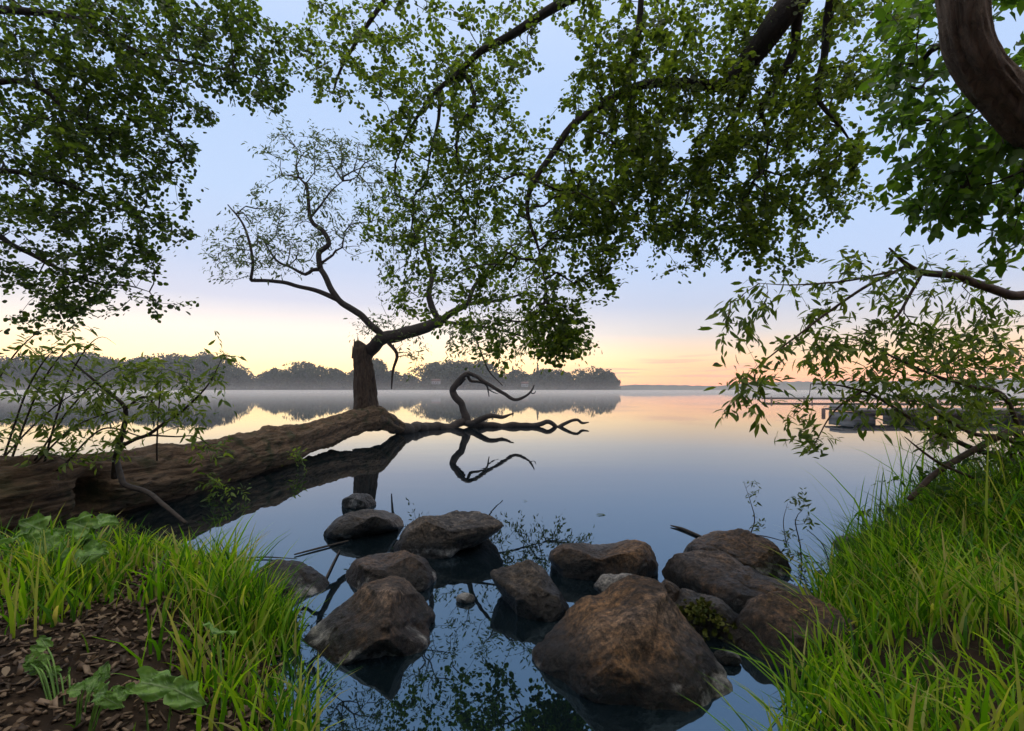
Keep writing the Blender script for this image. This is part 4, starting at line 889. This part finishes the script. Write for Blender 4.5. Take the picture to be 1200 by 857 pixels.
# moss on the wedged stone
n = 900; ctr = P(822, 716, 2.98); a = rg.normal(size=(n, 3))*np.array([.13, .10, .05])
pos = ctr+a; pos[:, 2] = ctr[2]+.03-.9*(a[:, 0]**2+a[:, 1]**2)*3+rg.normal(size=n)*.008
ob = leaves(pos, np.stack([rg.normal(size=n), rg.normal(size=n), rg.uniform(.2, 1, n)], -1), rg.normal(size=(n, 3)), rg.uniform(.014, .035, n), 'round', None, 'moss', M['moss'])
tag(ob, 'green moss lying over the small stone right of the biggest boulder', 'moss', kind='stuff')

# burdock plants
VEIN = {}
def big_leaf(root, base, tip, up, width, mat, rg, fold=.18):
    base, tip, up = (np.array(v, float) for v in (base, tip, up)); y = tip-base; ln = np.linalg.norm(y); y /= ln
    x = np.cross(y, up); x /= np.linalg.norm(x); z = np.cross(x, y); V = []; nu, nv = 26, 19; ve = []
    for i in range(nu+1):
        t = i/nu; wv_ = width*(math.sin(math.pi*min(1, (t*.93+.07))**.62)**.9)
        for j in range(nv):
            s = j/(nv-1)*2-1
            back = -.18*ln*abs(s)**1.2*(1-t)**3
            zz = fold*width*abs(s)+.10*ln*math.sin(t*11+s*6+base[0]*40)*abs(s)-.25*ln*t*t+.022*ln*math.sin(t*34+abs(s)*13)*(1-t)
            tear = .06*ln*math.sin(t*23+s*3+base[1]*50)*abs(s)**3
            V.append(base+y*(t*ln+back)+x*(s*wv_*(1+.10*math.sin(t*17+base[0]*90))+tear*.3)+z*zz)
            ve.append(max(math.exp(-(s/.07)**2), .7*max(0, math.cos((t*7.5-abs(s)*2.2)*2*math.pi))**14))
    Q = [(i*nv+j, i*nv+j+1, (i+1)*nv+j+1, (i+1)*nv+j) for i in range(nu) for j in range(nv-1)]
    o = mesh_np('leaf', np.array(V), np.array(Q), mat, root, True)
    at_ = o.data.attributes.new('vein', 'FLOAT', 'POINT'); at_.data.foreach_set('value', np.array(ve, dtype=np.float32)); return o
def burdock(loc, lv, label, group='broad-leaved plants on the left bank'):
    x, y = loc; z = float(ground_z(x, y)); r = thing('burdock_plant', (x, y, z), label, 'plant', group); rg = np.random.default_rng(int(abs(x*1000)+y*10))
    for (px, py, d, l, a, w) in lv:
        base = P(px, py, d); base[2] = max(base[2], float(ground_z(base[0], base[1]))+rg.uniform(.0, .09)); tip = base+np.array([math.cos(a)*l, math.sin(a)*l*.7, rg.uniform(-.04, .06)])
        big_leaf(r, base, tip, np.array([rg.normal()*.5, -1.1+rg.normal()*.4, 1]), w, M['burdock'], rg)
        s = MB(); p0 = .55*np.array([x, y, 0])+.45*np.array([base[0], base[1], 0]); p0[2] = float(ground_z(p0[0], p0[1]))-.02; s.tube(spline([p0, (p0+base)/2+np.array([0, 0, .05]), base], [.004, .003, .003], .03)[0], .003, 6); s.build('stalk', M['burdock'], r)
    adopt(r)
g_ = lambda px, py: Wp(px, py, .4)[:2]
def lv_(cx, cy, d, n, rx, ry, l, w, seed):
    q = np.random.default_rng(seed)
    return [(cx+q.uniform(-rx, rx), cy+q.uniform(-ry, ry), d+q.uniform(-.2, .2), l*q.uniform(.6, 1.2), q.uniform(-.6, 3.7), w*q.uniform(.7, 1.15)) for _ in range(n)]
burdock(g_(62, 690), lv_(76, 640, 2.75, 22, 44, 44, .13, .066, 4)+[(112,612,2.9,.15,-.3,.06),(20,630,2.6,.14,2.4,.07)], 'broad-leaved plant with large pale green leaves at the left edge beneath the trunk')
burdock(g_(85, 815), lv_(90, 815, 1.72, 17, 60, 20, .050, .026, 6), 'low leafy plant at the very bottom left corner')
burdock(g_(185, 812), [(165,800,1.72,.15,.1,.048),(205,808,1.7,.11,-.3,.045)], 'plant with one long grey-green leaf flat on the wood chips')
burdock(g_(262, 790), [(258,740,2.2,.115,-1.35,.068)], 'single round dark green leaf standing against the grass clump')

# sticks and leaves afloat
def stick(rows, r, label, name='floating_stick'):
    pts, rad = spline(limb_pts(rows) if len(rows[0]) == 3 else [Wp(a, b_, .012) for a, b_ in rows], r, .05)
    b = MB(); ctr = pts.mean(0); b.tube(pts-ctr, rad, 7, .15); o = b.build(name, M['twig']); o.location = Vector(ctr); tag(o, label, 'stick', 'sticks lying in the water')
stick([(280,655),(310,653),(348,655)], [.006,.006,.003], 'thin stick afloat behind the left grass')
stick([(345,650),(372,643),(408,634)], [.006,.009,.008], 'dark stick afloat just left of the oval boulder')
stick([(380,682),(388,665),(398,645)], [.007,.008,.006], 'short stick slanting in the water beside the small pale stone')
stick([(786,616),(800,620),(826,631)], [.006,.014,.012], 'dark feathery stick afloat left of the farthest right-hand boulder')
fl = leaves(np.array([Wp(698, 603, .006), Wp(613, 587, .006)]), np.array([(1, .1, 0), (1, -.1, 0)], float), np.array([(0, 0, 1), (0, 0, 1)], float), np.array([.15, .05]), 'lance', None, 'leaf_pair', M['leaf_willow'])
me = fl.data; bpy.data.objects.remove(fl)
for (px, py, s, lab) in ((698,603,.15,'long willow leaf afloat on open water right of the wedge boulder'),(613,587,.06,'tiny leaf afloat above the wedge boulder')):
    o = leaves(np.array([[0, 0, 0.0]]), np.array([(1, .1, 0)], float), np.array([(0, 0, 1.0)]), np.array([s]), 'lance', None, 'floating_leaf', M['leaf_willow']); o.location = Vector(Wp(px, py, .008)); tag(o, lab, 'leaf')

# ------------------------------------------------------------------ jetties at the right
def jetty(x0, x1, y0, y1, z, w, label, nposts, mats, name='jetty', post_top=.5):
    r = thing(name, (x0, y0, 0), label, 'jetty'); n = 40
    d = np.array([x1-x0, y1-y0]); L_ = np.linalg.norm(d); ang = math.atan2(d[1], d[0])
    b = MB()
    for i in range(n):
        t = (i+.5)/n; b.box((x0+d[0]*t, y0+d[1]*t, z), (L_/n*.47, w, .04), ang)
    b.build('deck', mats[0], r, False)
    b = MB()
    for s in (-.8, .8): b.box((x0+d[0]*.5-math.sin(ang)*w*s, y0+d[1]*.5+math.cos(ang)*w*s, z-.12), (L_*.5, .05, .07), ang)
    b.build('beam', mats[1], r, False)
    for i in range(nposts):
        t = (i+.1)/nposts
        for s in (-1, 1):
            px_, py_ = x0+d[0]*t-math.sin(ang)*(w+.12)*s, y0+d[1]*t+math.cos(ang)*(w+.12)*s
            b = MB(); b.tube([(px_, py_, -1), (px_, py_, z+post_top)], [.09, .085], 10); b.build('post', mats[2], r)
    adopt(r)
jetty(31.5, 78, 64, 58, .42, 1.0, 'long low wooden jetty crossing the right side of the lake, the farther one', 10, (M['plank'], M['dark_wood'], M['pile']), post_top=.15)
r = thing('floating_dock', (15.6, 25, 0), 'nearer floating dock with pale float blocks behind the right bush', 'dock')
b = MB(); b.box((20.9, 24.6, .45), (5.2, 1.1, .05)); b.build('deck', M['plank'], r, False)
b = MB(); b.box((20.9, 23.48, .31), (5.2, .04, .09)); b.build('fascia', M['dark_wood'], r, False)
for cx in (16.3, 19.0, 21.7, 24.4):
    b = MB(); b.box((cx, 24.6, .1), (.5, .95, .22)); b.build('float_block', M['pale'], r, False)
b = MB(); b.box((16.1, 24.9, .58), (.35, .5, .08)); b.build('step', M['pale'], r, False)
adopt(r)
for i, (px, d, top, lab) in enumerate(((965, 30, .3, 'lone mooring post standing left of the floating dock'), (1094, 14.5, .15, 'reddish mooring post close to the right bank, the left of two'), (1107, 14.0, .2, 'mooring post close to the right bank, the right of two'))):
    b = MB(); b.tube([(0, 0, -1), (0, 0, top)], [.11, .10], 12, .05); o = b.build('mooring_post', M['pile']); p_ = P(px, HZ, d); o.location = (p_[0], p_[1], 0); tag(o, lab, 'post', 'mooring posts')
